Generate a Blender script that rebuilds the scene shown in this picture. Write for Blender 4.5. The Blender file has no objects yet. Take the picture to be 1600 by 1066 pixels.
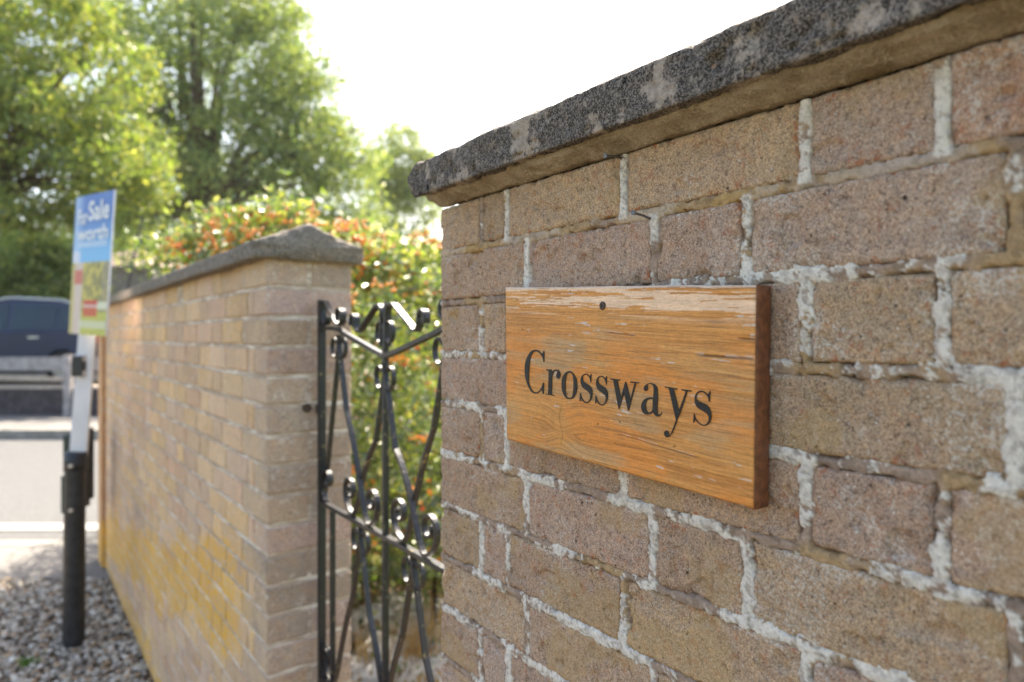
import bpy, math, random
import numpy as np
from mathutils import Vector

sc = bpy.context.scene
COL = sc.collection
PI = math.pi
# ------------------------------------------------------------------ camera, sky, sun, exposure
EYE = 1.52
F = 1067.0                                   # focal length in 1600-px pixels (24 mm lens)
TH = math.atan((800 - 30) / F)               # yaw between the wall's direction (+Y) and the lens axis
S, C_ = math.sin(TH), math.cos(TH)
HY = 527.0
SUN_AZ = math.degrees(TH) + 17.7             # clockwise from +Y
SUN_EL = 50.0

cam_d = bpy.data.cameras.new('camera')
cam = bpy.data.objects.new('camera', cam_d)
COL.objects.link(cam)
cam_d.sensor_width = 36.0
cam_d.lens = 36.0 * F / 1600
cam_d.shift_y = -6 / 1600
cam_d.clip_start = 0.01
cam_d.clip_end = 2000
cam.location = (0, 0, EYE)
cam.rotation_euler = (PI / 2, 0, -TH)
cam_d.dof.use_dof = True
cam_d.dof.focus_distance = 0.72
cam_d.dof.aperture_fstop = 3.8
sc.camera = cam

world = bpy.data.worlds.new('World')
sc.world = world
world.use_nodes = True
wn = world.node_tree
for n in list(wn.nodes):
    wn.nodes.remove(n)
sky = wn.nodes.new('ShaderNodeTexSky')
sky.sky_type = 'NISHITA'
sky.sun_disc = False
sky.sun_elevation = math.radians(SUN_EL)
sky.sun_rotation = math.radians(SUN_AZ)
sky.dust_density = 3.0
sky.air_density = 1.0
sky.ozone_density = 1.0
bg = wn.nodes.new('ShaderNodeBackground')
bg.inputs[1].default_value = 0.15
wo = wn.nodes.new('ShaderNodeOutputWorld')
wn.links.new(sky.outputs[0], bg.inputs[0])
wn.links.new(bg.outputs[0], wo.inputs[0])

sun_d = bpy.data.lights.new('sun', 'SUN')
sun_d.energy = 5.0
sun_d.angle = math.radians(0.5)
sun_d.color = (1.0, 0.96, 0.90)
sun = bpy.data.objects.new('sun', sun_d)
COL.objects.link(sun)
_a, _e = math.radians(SUN_AZ), math.radians(SUN_EL)
sdir = Vector((math.sin(_a) * math.cos(_e), math.cos(_a) * math.cos(_e), math.sin(_e)))
sun.rotation_euler = sdir.to_track_quat('Z', 'Y').to_euler()
sun.location = (4, 6, 9)

sc.view_settings.view_transform = 'Standard'
sc.view_settings.look = 'None'
sc.view_settings.exposure = 1.8
sc.view_settings.use_white_balance = True
sc.view_settings.white_balance_temperature = 7350
sc.view_settings.white_balance_tint = 10
sc.view_settings.gamma = 1.0
sc.view_settings.use_curve_mapping = False
sc.cycles.use_denoising = True
sc.cycles.max_bounces = 8
sc.cycles.transparent_max_bounces = 8

# ------------------------------------------------------------------ helpers
rng = np.random.default_rng(7)
random.seed(7)


def W(r, d, z):
    """a point given right of the lens axis, metres ahead, absolute height"""
    return np.array((r * C_ + d * S, -r * S + d * C_, z))


def px(x, y, d):
    """world point seen at photo pixel x, y at depth d"""
    return W((x - 800) / F * d, d, EYE + (HY - y) / F * d)


def pxX(x, y, X):
    """world point seen at photo pixel x, y on the vertical plane X = const (planes along the wall)"""
    k = (x - 800) / F
    Y = X * (C_ - k * S) / (S + k * C_)
    d = X * S + Y * C_
    return np.array((X, Y, EYE + (HY - y) / F * d))


def sm(a, b, x):
    t = np.clip((x - a) / (b - a), 0, 1)
    return t * t * (3 - 2 * t)


def _h(ix, iy, iz, s):
    n = (ix * 73856093) ^ (iy * 19349663) ^ (iz * 83492791) ^ (s * 2654435761 & 0x7fffffff)
    n = n & 0x7fffffff
    n = ((n ^ (n >> 13)) * 1274126177) & 0x7fffffff
    n = ((n ^ (n >> 16)) * 1103515245) & 0x7fffffff
    return (n & 0xffffff) / float(0xffffff)


def vn(x, y, z=0.0, s=0):
    x, y, z = np.broadcast_arrays(np.asarray(x, float), np.asarray(y, float), np.asarray(z, float))
    fx, fy, fz = np.floor(x), np.floor(y), np.floor(z)
    tx, ty, tz = x - fx, y - fy, z - fz
    tx, ty, tz = tx * tx * (3 - 2 * tx), ty * ty * (3 - 2 * ty), tz * tz * (3 - 2 * tz)
    ix, iy, iz = fx.astype(np.int64), fy.astype(np.int64), fz.astype(np.int64)
    r = 0
    for a in (0, 1):
        for b in (0, 1):
            for c in (0, 1):
                w = (tx if a else 1 - tx) * (ty if b else 1 - ty) * (tz if c else 1 - tz)
                r = r + w * _h(ix + a, iy + b, iz + c, s)
    return r


def fbm(x, y, z=0.0, s=0, o=4, g=0.5):
    r, a, t = 0, 1.0, 0
    for k in range(o):
        f = 2.03 ** k
        r = r + a * vn(x * f, y * f, z * f, s + 17 * k)
        t += a
        a *= g
    return r / t


def mesh_np(name, V, Fc, attrs=None, smooth=True):
    V = np.ascontiguousarray(V, dtype=np.float32)
    Fc = np.ascontiguousarray(Fc, dtype=np.int32)
    me = bpy.data.meshes.new(name)
    k = Fc.shape[1]
    me.vertices.add(len(V))
    me.vertices.foreach_set('co', V.ravel())
    me.loops.add(Fc.size)
    me.loops.foreach_set('vertex_index', Fc.ravel())
    me.polygons.add(len(Fc))
    me.polygons.foreach_set('loop_start', np.arange(0, Fc.size, k, dtype=np.int32))
    me.polygons.foreach_set('use_smooth', np.full(len(Fc), smooth))
    for an, av in (attrs or {}).items():
        at = me.attributes.new(an, 'FLOAT_COLOR', 'POINT')
        c = np.ones((len(V), 4), np.float32)
        c[:, :3] = av
        at.data.foreach_set('color', c.ravel())
    me.update(calc_edges=True)
    me.validate()
    return me


def link(name, me, mat=None, parent=None, loc=None, rot=None):
    o = bpy.data.objects.new(name, me)
    COL.objects.link(o)
    if mat is not None and me is not None and hasattr(me, 'materials') and len(me.materials) == 0:
        me.materials.append(mat)
    if parent is not None:
        o.parent = parent
    if loc is not None:
        o.location = loc
    if rot is not None:
        o.rotation_euler = rot
    return o


def root(name, loc, label, cat, group=None, rz=0.0):
    o = bpy.data.objects.new(name, None)
    COL.objects.link(o)
    o.location = tuple(float(v) for v in loc)
    o.rotation_euler = (0, 0, rz)
    o.empty_display_size = 0.1
    o['label'] = label
    o['category'] = cat
    if group:
        o['group'] = group
    return o


def tag(o, label=None, cat=None, group=None, kind=None):
    if label:
        o['label'] = label
    if cat:
        o['category'] = cat
    if group:
        o['group'] = group
    if kind:
        o['kind'] = kind
    return o


class MB:
    """collects simple pieces (world coordinates) into one mesh"""
    def __init__(self):
        self.v, self.f = [], []

    def add(self, V, Fs):
        n = len(self.v)
        self.v += [tuple(map(float, p)) for p in V]
        self.f += [tuple(i + n for i in f) for f in Fs]
        return self

    def hexa(self, P):
        """8 corners: 0-3 bottom loop, 4-7 top loop"""
        return self.add(P, [(3, 2, 1, 0), (4, 5, 6, 7), (0, 1, 5, 4), (1, 2, 6, 5), (2, 3, 7, 6), (3, 0, 4, 7)])

    def box(self, x0, x1, y0, y1, z0, z1, T=None):
        P = [(x0, y0, z0), (x1, y0, z0), (x1, y1, z0), (x0, y1, z0), (x0, y0, z1), (x1, y0, z1), (x1, y1, z1), (x0, y1, z1)]
        if T:
            P = [T(*p) for p in P]
        return self.hexa(P)

    def tube(self, pts, rad, n=8, cap=True):
        pts = [Vector(p) for p in pts]
        if not hasattr(rad, '__len__'):
            rad = [rad] * len(pts)
        b = len(self.v)
        up = None
        for i, p in enumerate(pts):
            t = (pts[min(i + 1, len(pts) - 1)] - pts[max(i - 1, 0)]).normalized()
            if up is None:
                up = Vector((0, 0, 1)) if abs(t.z) < 0.9 else Vector((1, 0, 0))
            a = t.cross(up).normalized()
            up2 = a.cross(t).normalized()
            up = up2
            for k in range(n):
                q = p + (a * math.cos(2 * PI * k / n) + up2 * math.sin(2 * PI * k / n)) * rad[i]
                self.v.append(tuple(q))
        for i in range(len(pts) - 1):
            for k in range(n):
                k2 = (k + 1) % n
                self.f.append((b + i * n + k, b + i * n + k2, b + (i + 1) * n + k2, b + (i + 1) * n + k))
        if cap:
            self.f.append(tuple(b + k for k in range(n))[::-1])
            self.f.append(tuple(b + (len(pts) - 1) * n + k for k in range(n)))
        return self

    def prism(self, poly, off):
        """poly: list of 3D points, off: extrusion vector"""
        n = len(poly)
        P = [np.array(p, float) for p in poly]
        Q = [p + np.array(off, float) for p in P]
        return self.add(P + Q, [tuple(range(n))[::-1], tuple(range(n, 2 * n))] +
                        [(i, (i + 1) % n, n + (i + 1) % n, n + i) for i in range(n)])

    def build(self, name, mat, parent=None, smooth=False, bevel=0.0):
        me = bpy.data.meshes.new(name)
        off = Vector((0, 0, 0))
        if parent is not None:
            off = parent.location
            if parent.parent is not None:
                off = off + parent.parent.location
        me.from_pydata([(p[0] - off[0], p[1] - off[1], p[2] - off[2]) for p in self.v], [], self.f)
        if smooth:
            me.polygons.foreach_set('use_smooth', [True] * len(me.polygons))
        me.update()
        o = link(name, me, mat, parent)
        if bevel:
            m = o.modifiers.new('b', 'BEVEL')
            m.width = bevel
            m.segments = 2
            m.limit_method = 'ANGLE'
        return o


# ------------------------------------------------------------------ materials
class NT:
    def __init__(self, name):
        self.m = bpy.data.materials.new(name)
        self.m.use_nodes = True
        self.t = self.m.node_tree
        for n in list(self.t.nodes):
            self.t.nodes.remove(n)
        self.out = self.t.nodes.new('ShaderNodeOutputMaterial')

    def n(self, typ, **kw):
        nd = self.t.nodes.new('ShaderNode' + typ)
        for k, v in kw.items():
            setattr(nd, k, v)
        return nd

    def l(self, a, b):
        self.t.links.new(a, b)

    def pos(self, scale=(1, 1, 1)):
        g = self.n('NewGeometry')
        mp = self.n('Mapping')
        mp.inputs['Scale'].default_value = scale
        self.l(g.outputs['Position'], mp.inputs['Vector'])
        return mp.outputs[0]

    def obj(self, scale=(1, 1, 1)):
        g = self.n('TexCoord')
        mp = self.n('Mapping')
        mp.inputs['Scale'].default_value = scale
        self.l(g.outputs['Object'], mp.inputs['Vector'])
        return mp.outputs[0]

    def noise(self, vec, scale, detail=3, rough=0.55):
        n = self.n('TexNoise')
        n.inputs['Scale'].default_value = scale
        n.inputs['Detail'].default_value = detail
        n.inputs['Roughness'].default_value = rough
        self.l(vec, n.inputs['Vector'])
        return n.outputs['Fac']

    def vor(self, vec, scale, out='Distance', rand=1.0):
        n = self.n('TexVoronoi')
        n.inputs['Scale'].default_value = scale
        n.inputs['Randomness'].default_value = rand
        self.l(vec, n.inputs['Vector'])
        return n.outputs[out]

    def ramp(self, fac, a, b, inv=False):
        n = self.n('MapRange')
        n.interpolation_type = 'SMOOTHSTEP'
        n.inputs['From Min'].default_value = a
        n.inputs['From Max'].default_value = b
        if inv:
            n.inputs['To Min'].default_value = 1
            n.inputs['To Max'].default_value = 0
        self.l(fac, n.inputs['Value'])
        return n.outputs[0]

    def math(self, op, a, b=None):
        n = self.n('Math', operation=op)
        for i, v in enumerate((a, b)):
            if v is None:
                continue
            if hasattr(v, 'links'):
                self.l(v, n.inputs[i])
            else:
                n.inputs[i].default_value = v
        return n.outputs[0]

    def mix(self, fac, a, b, mode='MIX'):
        n = self.n('MixRGB', blend_type=mode)
        for i, v in enumerate((fac, a, b)):
            if hasattr(v, 'links'):
                self.l(v, n.inputs[i])
            elif i == 0:
                n.inputs[0].default_value = v
            else:
                n.inputs[i].default_value = (*v, 1)
        return n.outputs[0]

    def bump(self, h, dist=0.001, strength=1.0):
        n = self.n('Bump')
        n.inputs['Distance'].default_value = dist
        n.inputs['Strength'].default_value = strength
        self.l(h, n.inputs['Height'])
        return n.outputs[0]

    def attr(self, name, out='Color'):
        n = self.n('Attribute', attribute_name=name)
        return n.outputs[out]

    def sep(self, c):
        n = self.n('SeparateColor')
        self.l(c, n.inputs[0])
        return n.outputs

    def bsdf(self, col, rough=0.8, spec=0.3, metal=0.0, normal=None, coat=0.0):
        n = self.n('BsdfPrincipled')
        if hasattr(col, 'links'):
            self.l(col, n.inputs['Base Color'])
        else:
            n.inputs['Base Color'].default_value = (*col, 1)
        if hasattr(rough, 'links'):
            self.l(rough, n.inputs['Roughness'])
        else:
            n.inputs['Roughness'].default_value = rough
        n.inputs['Specular IOR Level'].default_value = spec
        n.inputs['Metallic'].default_value = metal
        n.inputs['Coat Weight'].default_value = coat
        if normal is not None:
            self.l(normal, n.inputs['Normal'])
        self.l(n.outputs[0], self.out.inputs[0])
        return n


def simple(name, col, rough=0.6, spec=0.4, metal=0.0, nscale=20.0, amt=0.25, bump=0.0, coat=0.0):
    t = NT(name)
    p = t.pos()
    f = t.noise(p, nscale, 5, 0.6)
    dark = tuple(c * (1 - amt) for c in col)
    lite = tuple(min(1, c * (1 + amt)) for c in col)
    c = t.mix(t.ramp(f, 0.3, 0.7), dark, lite)
    nm = t.bump(f, bump) if bump else None
    t.bsdf(c, rough, spec, metal, nm, coat)
    return t.m


def brick_mat(name, mode):
    """mode: hero (vertex marks), far (plain pieces with object colour), joined (piece colour as attribute)"""
    t = NT(name)
    p = t.pos()
    if mode == 'joined':
        base = t.attr('piece')
    else:
        oi = t.n('ObjectInfo')
        base = oi.outputs['Color']
    big = t.noise(p, 14, 4, 0.6)
    med = t.noise(p, 60, 4, 0.6)
    c = t.mix(t.ramp(big, 0.42, 0.68), base, (0.38, 0.27, 0.205), 'MIX')
    c = t.mix(0.45, base, c)
    c = t.mix(t.ramp(med, 0.35, 0.75), c, t.mix(1.0, c, (1.18, 1.08, 0.96), 'MULTIPLY'))
    gr = t.noise(p, 560, 4, 0.85)
    c = t.mix(1.0, c, t.mix(t.ramp(gr, 0.36, 0.64), (0.54, 0.52, 0.51), (1.44, 1.44, 1.44)), 'MULTIPLY')
    if mode != 'joined':
        oi2 = t.n('ObjectInfo')
        vadd = t.n('VectorMath', operation='ADD')
        t.l(p, vadd.inputs[0])
        t.l(oi2.outputs['Random'], vadd.inputs[1])
        soot = t.ramp(t.noise(vadd.outputs[0], 24, 6, 0.75), 0.52, 0.70)
        k_ = t.ramp(oi2.outputs['Random'], 0.1, 1.0)
        c = t.mix(t.math('MULTIPLY', soot, t.math('MULTIPLY', k_, 0.75)), c, t.mix(1.0, c, (0.60, 0.57, 0.56), 'MULTIPLY'))
        bloom = t.ramp(t.noise(vadd.outputs[0], 40, 6, 0.8), 0.57, 0.70)
        c = t.mix(t.math('MULTIPLY', bloom, t.math('SUBTRACT', 0.5, t.math('MULTIPLY', k_, 0.3))), c, (0.60, 0.52, 0.45))
    gr2 = t.noise(p, 190, 3, 0.7)
    c = t.mix(t.ramp(gr2, 0.53, 0.68), c, t.mix(1.0, c, (0.55, 0.53, 0.55), 'MULTIPLY'))
    sp = t.noise(p, 380, 2, 0.5)
    c = t.mix(t.math('MULTIPLY', t.ramp(sp, 0.66, 0.74), 0.75), c, (0.72, 0.66, 0.60))
    # dark pits
    vdb = t.vor(p, 210)
    vrb = t.vor(p, 210, 'Color')
    pitb = t.math('MULTIPLY', t.ramp(vdb, 0.12, 0.30, True), t.ramp(t.sep(vrb)[1], 0.80, 0.84))
    c = t.mix(t.math('MULTIPLY', pitb, 0.75), c, (0.09, 0.065, 0.055))
    vd = t.vor(p, 95)
    vr = t.vor(p, 95, 'Color')
    pit = t.math('MULTIPLY', t.ramp(vd, 0.10, 0.24, True), t.ramp(t.sep(vr)[0], 0.80, 0.82))
    c = t.mix(pit, c, (0.05, 0.035, 0.03))
    h = t.math('ADD', t.math('MULTIPLY', gr, 0.6), t.math('MULTIPLY', gr2, 0.5))
    h = t.math('SUBTRACT', h, t.math('MULTIPLY', pit, 1.2))
    if mode == 'hero':
        mk = t.sep(t.attr('marks'))
        red = t.math('MULTIPLY', mk[0], t.ramp(t.noise(p, 90, 4, 0.7), 0.56, 0.66))
        c = t.mix(red, c, (0.36, 0.115, 0.05))
        lim = t.ramp(t.math('MULTIPLY', mk[1], t.ramp(t.noise(p, 300, 4, 0.85), 0.40, 0.66)), 0.22, 0.60)
        c = t.mix(t.math('MULTIPLY', lim, 0.7), c, (0.62, 0.57, 0.51))
        ly = t.ramp(t.math('MULTIPLY', mk[2], t.math('ADD', t.noise(p, 160, 4, 0.8), 0.3)), 0.32, 0.7)
        c = t.mix(t.math('MULTIPLY', ly, 0.30), c, (0.44, 0.29, 0.11))
        nm = t.bump(h, 0.0012, 1.0)
    else:
        # ochre tint paints road bounce light onto road-side faces; yellow lichen low down
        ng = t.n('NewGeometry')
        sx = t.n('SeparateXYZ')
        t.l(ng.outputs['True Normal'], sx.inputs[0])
        bounce_tint = t.math('MULTIPLY', t.ramp(sx.outputs[0], -0.9, -0.5, True), t.ramp(t.noise(p, 7, 5, 0.7), 0.30, 0.60))
        c = t.mix(t.math('MULTIPLY', bounce_tint, 0.40), c, (0.74, 0.53, 0.32))
        g = t.n('SeparateXYZ')
        t.l(p, g.inputs[0])
        ln = t.noise(p, 3.2, 6, 0.7)
        zc = t.math('ADD', g.outputs[2], t.math('MULTIPLY', g.outputs[1], 0.18))
        dist = t.math('ABSOLUTE', t.math('SUBTRACT', zc, 1.13))
        band = t.ramp(dist, 0.02, 0.32, True)
        foot = t.ramp(g.outputs[2], 0.02, 0.26, True)
        band = t.math('MAXIMUM', band, foot)
        yl = t.ramp(t.math('ADD', t.math('MULTIPLY', band, 0.34), ln), 0.66, 0.80)
        yl = t.math('MULTIPLY', yl, t.ramp(g.outputs[1], 1.74, 2.15))
        c = t.mix(t.math('MULTIPLY', yl, t.math('MULTIPLY', t.ramp(med, 0.3, 0.6), 0.92)), c, (0.74, 0.40, 0.050))
        wl = t.ramp(t.noise(p, 46, 4, 0.75), 0.56, 0.68)
        c = t.mix(t.math('MULTIPLY', wl, 0.6), c, (0.66, 0.60, 0.52))
        nm = t.bump(h, 0.0012, 0.7)
    t.bsdf(c, 0.92, 0.15, 0, nm)
    return t.m


M = {}
M['brick'] = brick_mat('brick_near', 'hero')
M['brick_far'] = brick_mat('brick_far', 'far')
M['brick_join'] = brick_mat('brick_join', 'joined')


def mortar_mat(name, attr):
    t = NT(name)
    p = t.pos()
    if attr:
        base = t.attr('mcol')
    else:
        f = t.noise(t.pos((1, 1, 7)), 9, 6, 0.75)
        base = t.mix(t.ramp(f, 0.46, 0.60), (0.50, 0.385, 0.29), (0.86, 0.78, 0.67))
    gr = t.noise(p, 420, 4, 0.8)
    c = t.mix(1.0, base, t.mix(t.ramp(gr, 0.3, 0.7), (0.84, 0.83, 0.82), (1.10, 1.10, 1.10)), 'MULTIPLY')
    pits = t.ramp(t.noise(p, 240, 3, 0.7), 0.66, 0.72)
    c = t.mix(t.math('MULTIPLY', pits, 0.6), c, (0.16, 0.12, 0.09))
    nm = t.bump(t.math('ADD', gr, t.math('MULTIPLY', t.noise(p, 150, 4, 0.8), 1.4)), 0.0022, 1.0)
    t.bsdf(c, 0.95, 0.1, 0, nm)
    return t.m


M['mortar'] = mortar_mat('mortar_near', True)
M['mortar_far'] = mortar_mat('mortar_far', False)


def coping_mat(name, dark, pale, thr):
    t = NT(name)
    p = t.pos()
    a = t.noise(p, 15, 9, 0.74)
    gr = t.noise(p, 420, 3, 0.8)
    c = t.mix(t.ramp(gr, 0.44, 0.60), tuple(v * 0.6 for v in dark), tuple(min(1, v * 3.2 + 0.03) for v in dark))
    pt = t.ramp(a, thr, thr + 0.05)
    palec = t.mix(t.ramp(t.noise(p, 200, 4, 0.8), 0.35, 0.65), tuple(v * 0.62 for v in pale), pale)
    c = t.mix(t.math('MULTIPLY', pt, 0.85), c, palec)
    sp = t.ramp(t.noise(p, 330, 2, 0.6), 0.65, 0.72)
    c = t.mix(t.math('MULTIPLY', sp, 0.7), c, (0.52, 0.48, 0.45))
    b2 = t.ramp(t.noise(p, 70, 6, 0.8), 0.53, 0.62)
    c = t.mix(t.math('MULTIPLY', b2, 0.55), c, tuple(v * 0.8 for v in pale))
    vv = t.vor(p, 60)
    vc = t.sep(t.vor(p, 60, 'Color'))
    st = t.math('MULTIPLY', t.ramp(vd_ := vv, 0.12, 0.22, True), t.ramp(vc[0], 0.86, 0.88))
    c = t.mix(t.math('MULTIPLY', st, 0.8), c, (0.42, 0.24, 0.15))
    vv2 = t.vor(p, 38)
    vc2 = t.sep(t.vor(p, 38, 'Color'))
    hole = t.math('MULTIPLY', t.ramp(t.math('ADD', vv2, t.math('MULTIPLY', t.math('SUBTRACT', gr, 0.5), 0.5)), 0.10, 0.2, True), t.ramp(vc2[1], 0.88, 0.90))
    c = t.mix(hole, c, (0.012, 0.012, 0.013))
    h = t.math('ADD', gr, t.math('MULTIPLY', t.noise(p, 110, 5, 0.75), 2.0))
    h = t.math('SUBTRACT', h, t.math('MULTIPLY', hole, 2.0))
    t.bsdf(c, 0.9, 0.25, 0, t.bump(h, 0.0022, 1.0))
    return t.m


M['coping'] = coping_mat('coping_black', (0.072, 0.060, 0.052), (0.56, 0.46, 0.38), 0.528)
M['coping2'] = coping_mat('coping_grey', (0.13, 0.11, 0.09), (0.42, 0.36, 0.29), 0.55)


def tan_mortar():
    t = NT('mortar_fillet')
    p = t.pos()
    a = t.noise(p, 22, 5, 0.65)
    c = t.mix(t.ramp(a, 0.35, 0.65), (0.42, 0.325, 0.235), (0.66, 0.54, 0.42))
    c = t.mix(t.math('MULTIPLY', t.ramp(t.noise(p, 60, 6, 0.8), 0.54, 0.62), 0.7), c, (0.80, 0.70, 0.57))
    gr = t.noise(p, 380, 3, 0.8)
    c = t.mix(1.0, c, t.mix(t.ramp(gr, 0.3, 0.7), (0.75, 0.74, 0.72), (1.15, 1.15, 1.15)), 'MULTIPLY')
    pits = t.ramp(t.noise(p, 130, 3, 0.7), 0.70, 0.74)
    c = t.mix(pits, c, (0.10, 0.05, 0.03))
    nm = t.bump(t.math('ADD', gr, t.math('MULTIPLY', t.noise(p, 60, 6, 0.8), 2.5)), 0.004, 1.0)
    t.bsdf(c, 0.95, 0.1, 0, nm)
    return t.m


M['fillet'] = tan_mortar()


def vcol_mat(name, attr, rough=0.6, spec=0.3, grain=0.0):
    t = NT(name)
    c = t.attr(attr)
    nm = None
    if grain:
        p = t.pos((1, 0.12, 1))
        g = t.noise(p, 900, 3, 0.7)
        c = t.mix(1.0, c, t.mix(t.ramp(g, 0.3, 0.7), (0.86, 0.85, 0.84), (1.10, 1.10, 1.10)), 'MULTIPLY')
        nm = t.bump(g, grain, 0.8)
    t.bsdf(c, rough, spec, 0, nm)
    return t.m


M['wood'] = vcol_mat('weathered_board', 'wcol', 0.55, 0.35, 0.0005)
M['print'] = vcol_mat('printed_panel', 'pcol', 0.4, 0.4)
M['stones'] = vcol_mat('gravel_stones', 'pcol', 0.85, 0.2)
M['wood_end'] = simple('stained_end_grain', (0.19, 0.066, 0.028), 0.45, 0.4, 0, 160, 0.35, 0.0004)
M['letter'] = simple('letter_paint', (0.022, 0.020, 0.019), 0.55, 0.3, 0, 300, 0.3)
M['rust'] = simple('rusty_steel', (0.10, 0.065, 0.05), 0.6, 0.4, 0.5, 400, 0.5, 0.0003)
M['nail'] = simple('grey_nail', (0.16, 0.15, 0.15), 0.5, 0.5, 0.6, 500, 0.4, 0.0002)


def iron_mat():
    t = NT('black_painted_iron')
    p = t.pos()
    c = t.mix(t.ramp(t.noise(p, 55, 5, 0.75), 0.60, 0.66), (0.013, 0.014, 0.017), (0.22, 0.17, 0.08))
    c = t.mix(t.ramp(t.noise(p, 120, 4, 0.7), 0.66, 0.72), c, (0.30, 0.29, 0.26))
    t.bsdf(c, 0.42, 0.45, 0, t.bump(t.noise(p, 130, 4, 0.6), 0.0012, 1.0), 0.15)
    return t.m


M['iron'] = iron_mat()


def leaf_mat(name, attr='lc', trans=0.45, gloss=0.05, tint=(1.3, 1.3, 0.65)):
    t = NT(name)
    c = t.attr(attr)
    d = t.n('BsdfDiffuse')
    t.l(c, d.inputs[0])
    tr = t.n('BsdfTranslucent')
    t.l(t.mix(1.0, c, tint, 'MULTIPLY'), tr.inputs[0])
    m = t.n('MixShader')
    m.inputs[0].default_value = trans
    t.l(d.outputs[0], m.inputs[1])
    t.l(tr.outputs[0], m.inputs[2])
    g = t.n('BsdfGlossy')
    g.inputs['Roughness'].default_value = 0.35
    m2 = t.n('MixShader')
    m2.inputs[0].default_value = gloss
    t.l(m.outputs[0], m2.inputs[1])
    t.l(g.outputs[0], m2.inputs[2])
    t.l(m2.outputs[0], t.out.inputs[0])
    return t.m


M['leaf'] = leaf_mat('tree_leaf')
M['leaf_gloss'] = leaf_mat('shrub_leaf', gloss=0.12)
M['berry'] = vcol_mat('berry_skin', 'pcol', 0.3, 0.5)
M['bark'] = simple('bark', (0.11, 0.08, 0.055), 0.95, 0.1, 0, 12, 0.5, 0.02)
M['stem'] = simple('dark_stem', (0.045, 0.032, 0.022), 0.9, 0.1, 0, 40, 0.4)
M['white_paint'] = simple('white_paint', (0.78, 0.79, 0.82), 0.35, 0.5, 0, 6, 0.06)
M['black_plastic'] = simple('black_plastic', (0.022, 0.022, 0.024), 0.45, 0.5, 0, 30, 0.4, 0.001)
M['green_metal'] = simple('dark_green_metal', (0.035, 0.05, 0.045), 0.5, 0.4, 0, 30, 0.3)
M['bolt'] = simple('zinc_bolt', (0.6, 0.6, 0.6), 0.35, 0.5, 0.7, 50, 0.2)
M['road'] = simple('worn_asphalt', (0.115, 0.115, 0.115), 0.9, 0.2, 0, 35, 0.18, 0.004)
M['pave'] = simple('pavement_concrete', (0.185, 0.175, 0.165), 0.9, 0.2, 0, 14, 0.14, 0.003)
M['kerb'] = simple('kerb_concrete', (0.26, 0.245, 0.22), 0.9, 0.2, 0, 8, 0.2, 0.003)
M['line'] = simple('road_paint', (0.30, 0.295, 0.285), 0.7, 0.3, 0, 25, 0.12)
M['grass'] = simple('lawn', (0.07, 0.10, 0.03), 0.95, 0.1, 0, 6, 0.4, 0.02)
M['soil'] = simple('soil', (0.12, 0.085, 0.055), 0.95, 0.1, 0, 20, 0.4, 0.02)
M['rock'] = simple('rockery_stone', (0.42, 0.41, 0.39), 0.9, 0.2, 0, 18, 0.35, 0.01)
M['lowwall'] = simple('engineering_brick', (0.085, 0.072, 0.075), 0.85, 0.2, 0, 9, 0.3, 0.004)
M['lowcap'] = simple('wall_capping', (0.50, 0.42, 0.35), 0.9, 0.2, 0, 9, 0.2, 0.004)
M['oldwood'] = simple('grey_timber', (0.34, 0.31, 0.30), 0.85, 0.2, 0, 9, 0.25, 0.004)
M['roof'] = simple('roof_tiles', (0.36, 0.27, 0.23), 0.85, 0.2, 0, 3, 0.2, 0.02)
M['render'] = simple('house_wall', (0.20, 0.195, 0.20), 0.85, 0.2, 0, 2, 0.15, 0.01)
M['glass'] = simple('dark_glass', (0.012, 0.03, 0.045), 0.1, 0.45, 0, 3, 0.1)
M['carpaint'] = simple('navy_car_paint', (0.010, 0.018, 0.055), 0.3, 0.35, 0, 3, 0.1, 0, 0.25)
M['tyre'] = simple('tyre_rubber', (0.02, 0.02, 0.02), 0.8, 0.3, 0, 30, 0.2)
M['rim'] = simple('alloy', (0.5, 0.5, 0.52), 0.3, 0.6, 0.8, 30, 0.1)
M['chrome'] = simple('silver_trim', (0.62, 0.62, 0.63), 0.25, 0.6, 0.6, 30, 0.1)
M['redlamp'] = simple('red_lens', (0.35, 0.01, 0.01), 0.15, 0.6, 0, 30, 0.1)
M['drygrass'] = leaf_mat('dry_grass', trans=0.35, gloss=0.02, tint=(1.1, 1.0, 0.7))

# ------------------------------------------------------------------ ground, road, pavements
DW = 4.33            # the garden wall ends at the pavement


def slab(name, r0, r1, d0, d1, z0, z1, mat, kind='structure', parent=None):
    o = MB().box(r0, r1, d0, d1, z0, z1, T=W).build(name, mat, parent)
    if parent is None:
        o['kind'] = kind
    return o


slab('ground', -150, 150, -60, 260, -0.5, -0.03, M['grass'])
slab('gravel_bed', -7, 1.2, -4, 4.27, -0.03, 0.0, M['soil'])
slab('near_pavement', -60, 60, 4.27, 4.93, -0.1, 0.012, M['pave'])
slab('near_kerb', -60, 60, 4.93, 5.06, -0.1, 0.016, M['kerb'])
slab('road', -60, 60, 5.06, 10.3, -0.2, -0.02, M['road'])
o = slab('painted_line', -60, 60, 5.42, 5.62, -0.016, -0.012, M['line'])
o['kind'] = 'structure'
slab('far_kerb', -60, 60, 10.3, 10.45, -0.2, 0.12, M['kerb'])
slab('far_pavement', -60, 60, 10.45, 12.3, -0.2, 0.115, M['pave'])
slab('car_park_ground', -60, 60, 12.52, 60, -0.2, 0.58, M['kerb'])
slab('garden_ground', 0.3, 14, 2.0, 4.27, -0.028, 0.02, M['soil'])

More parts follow.
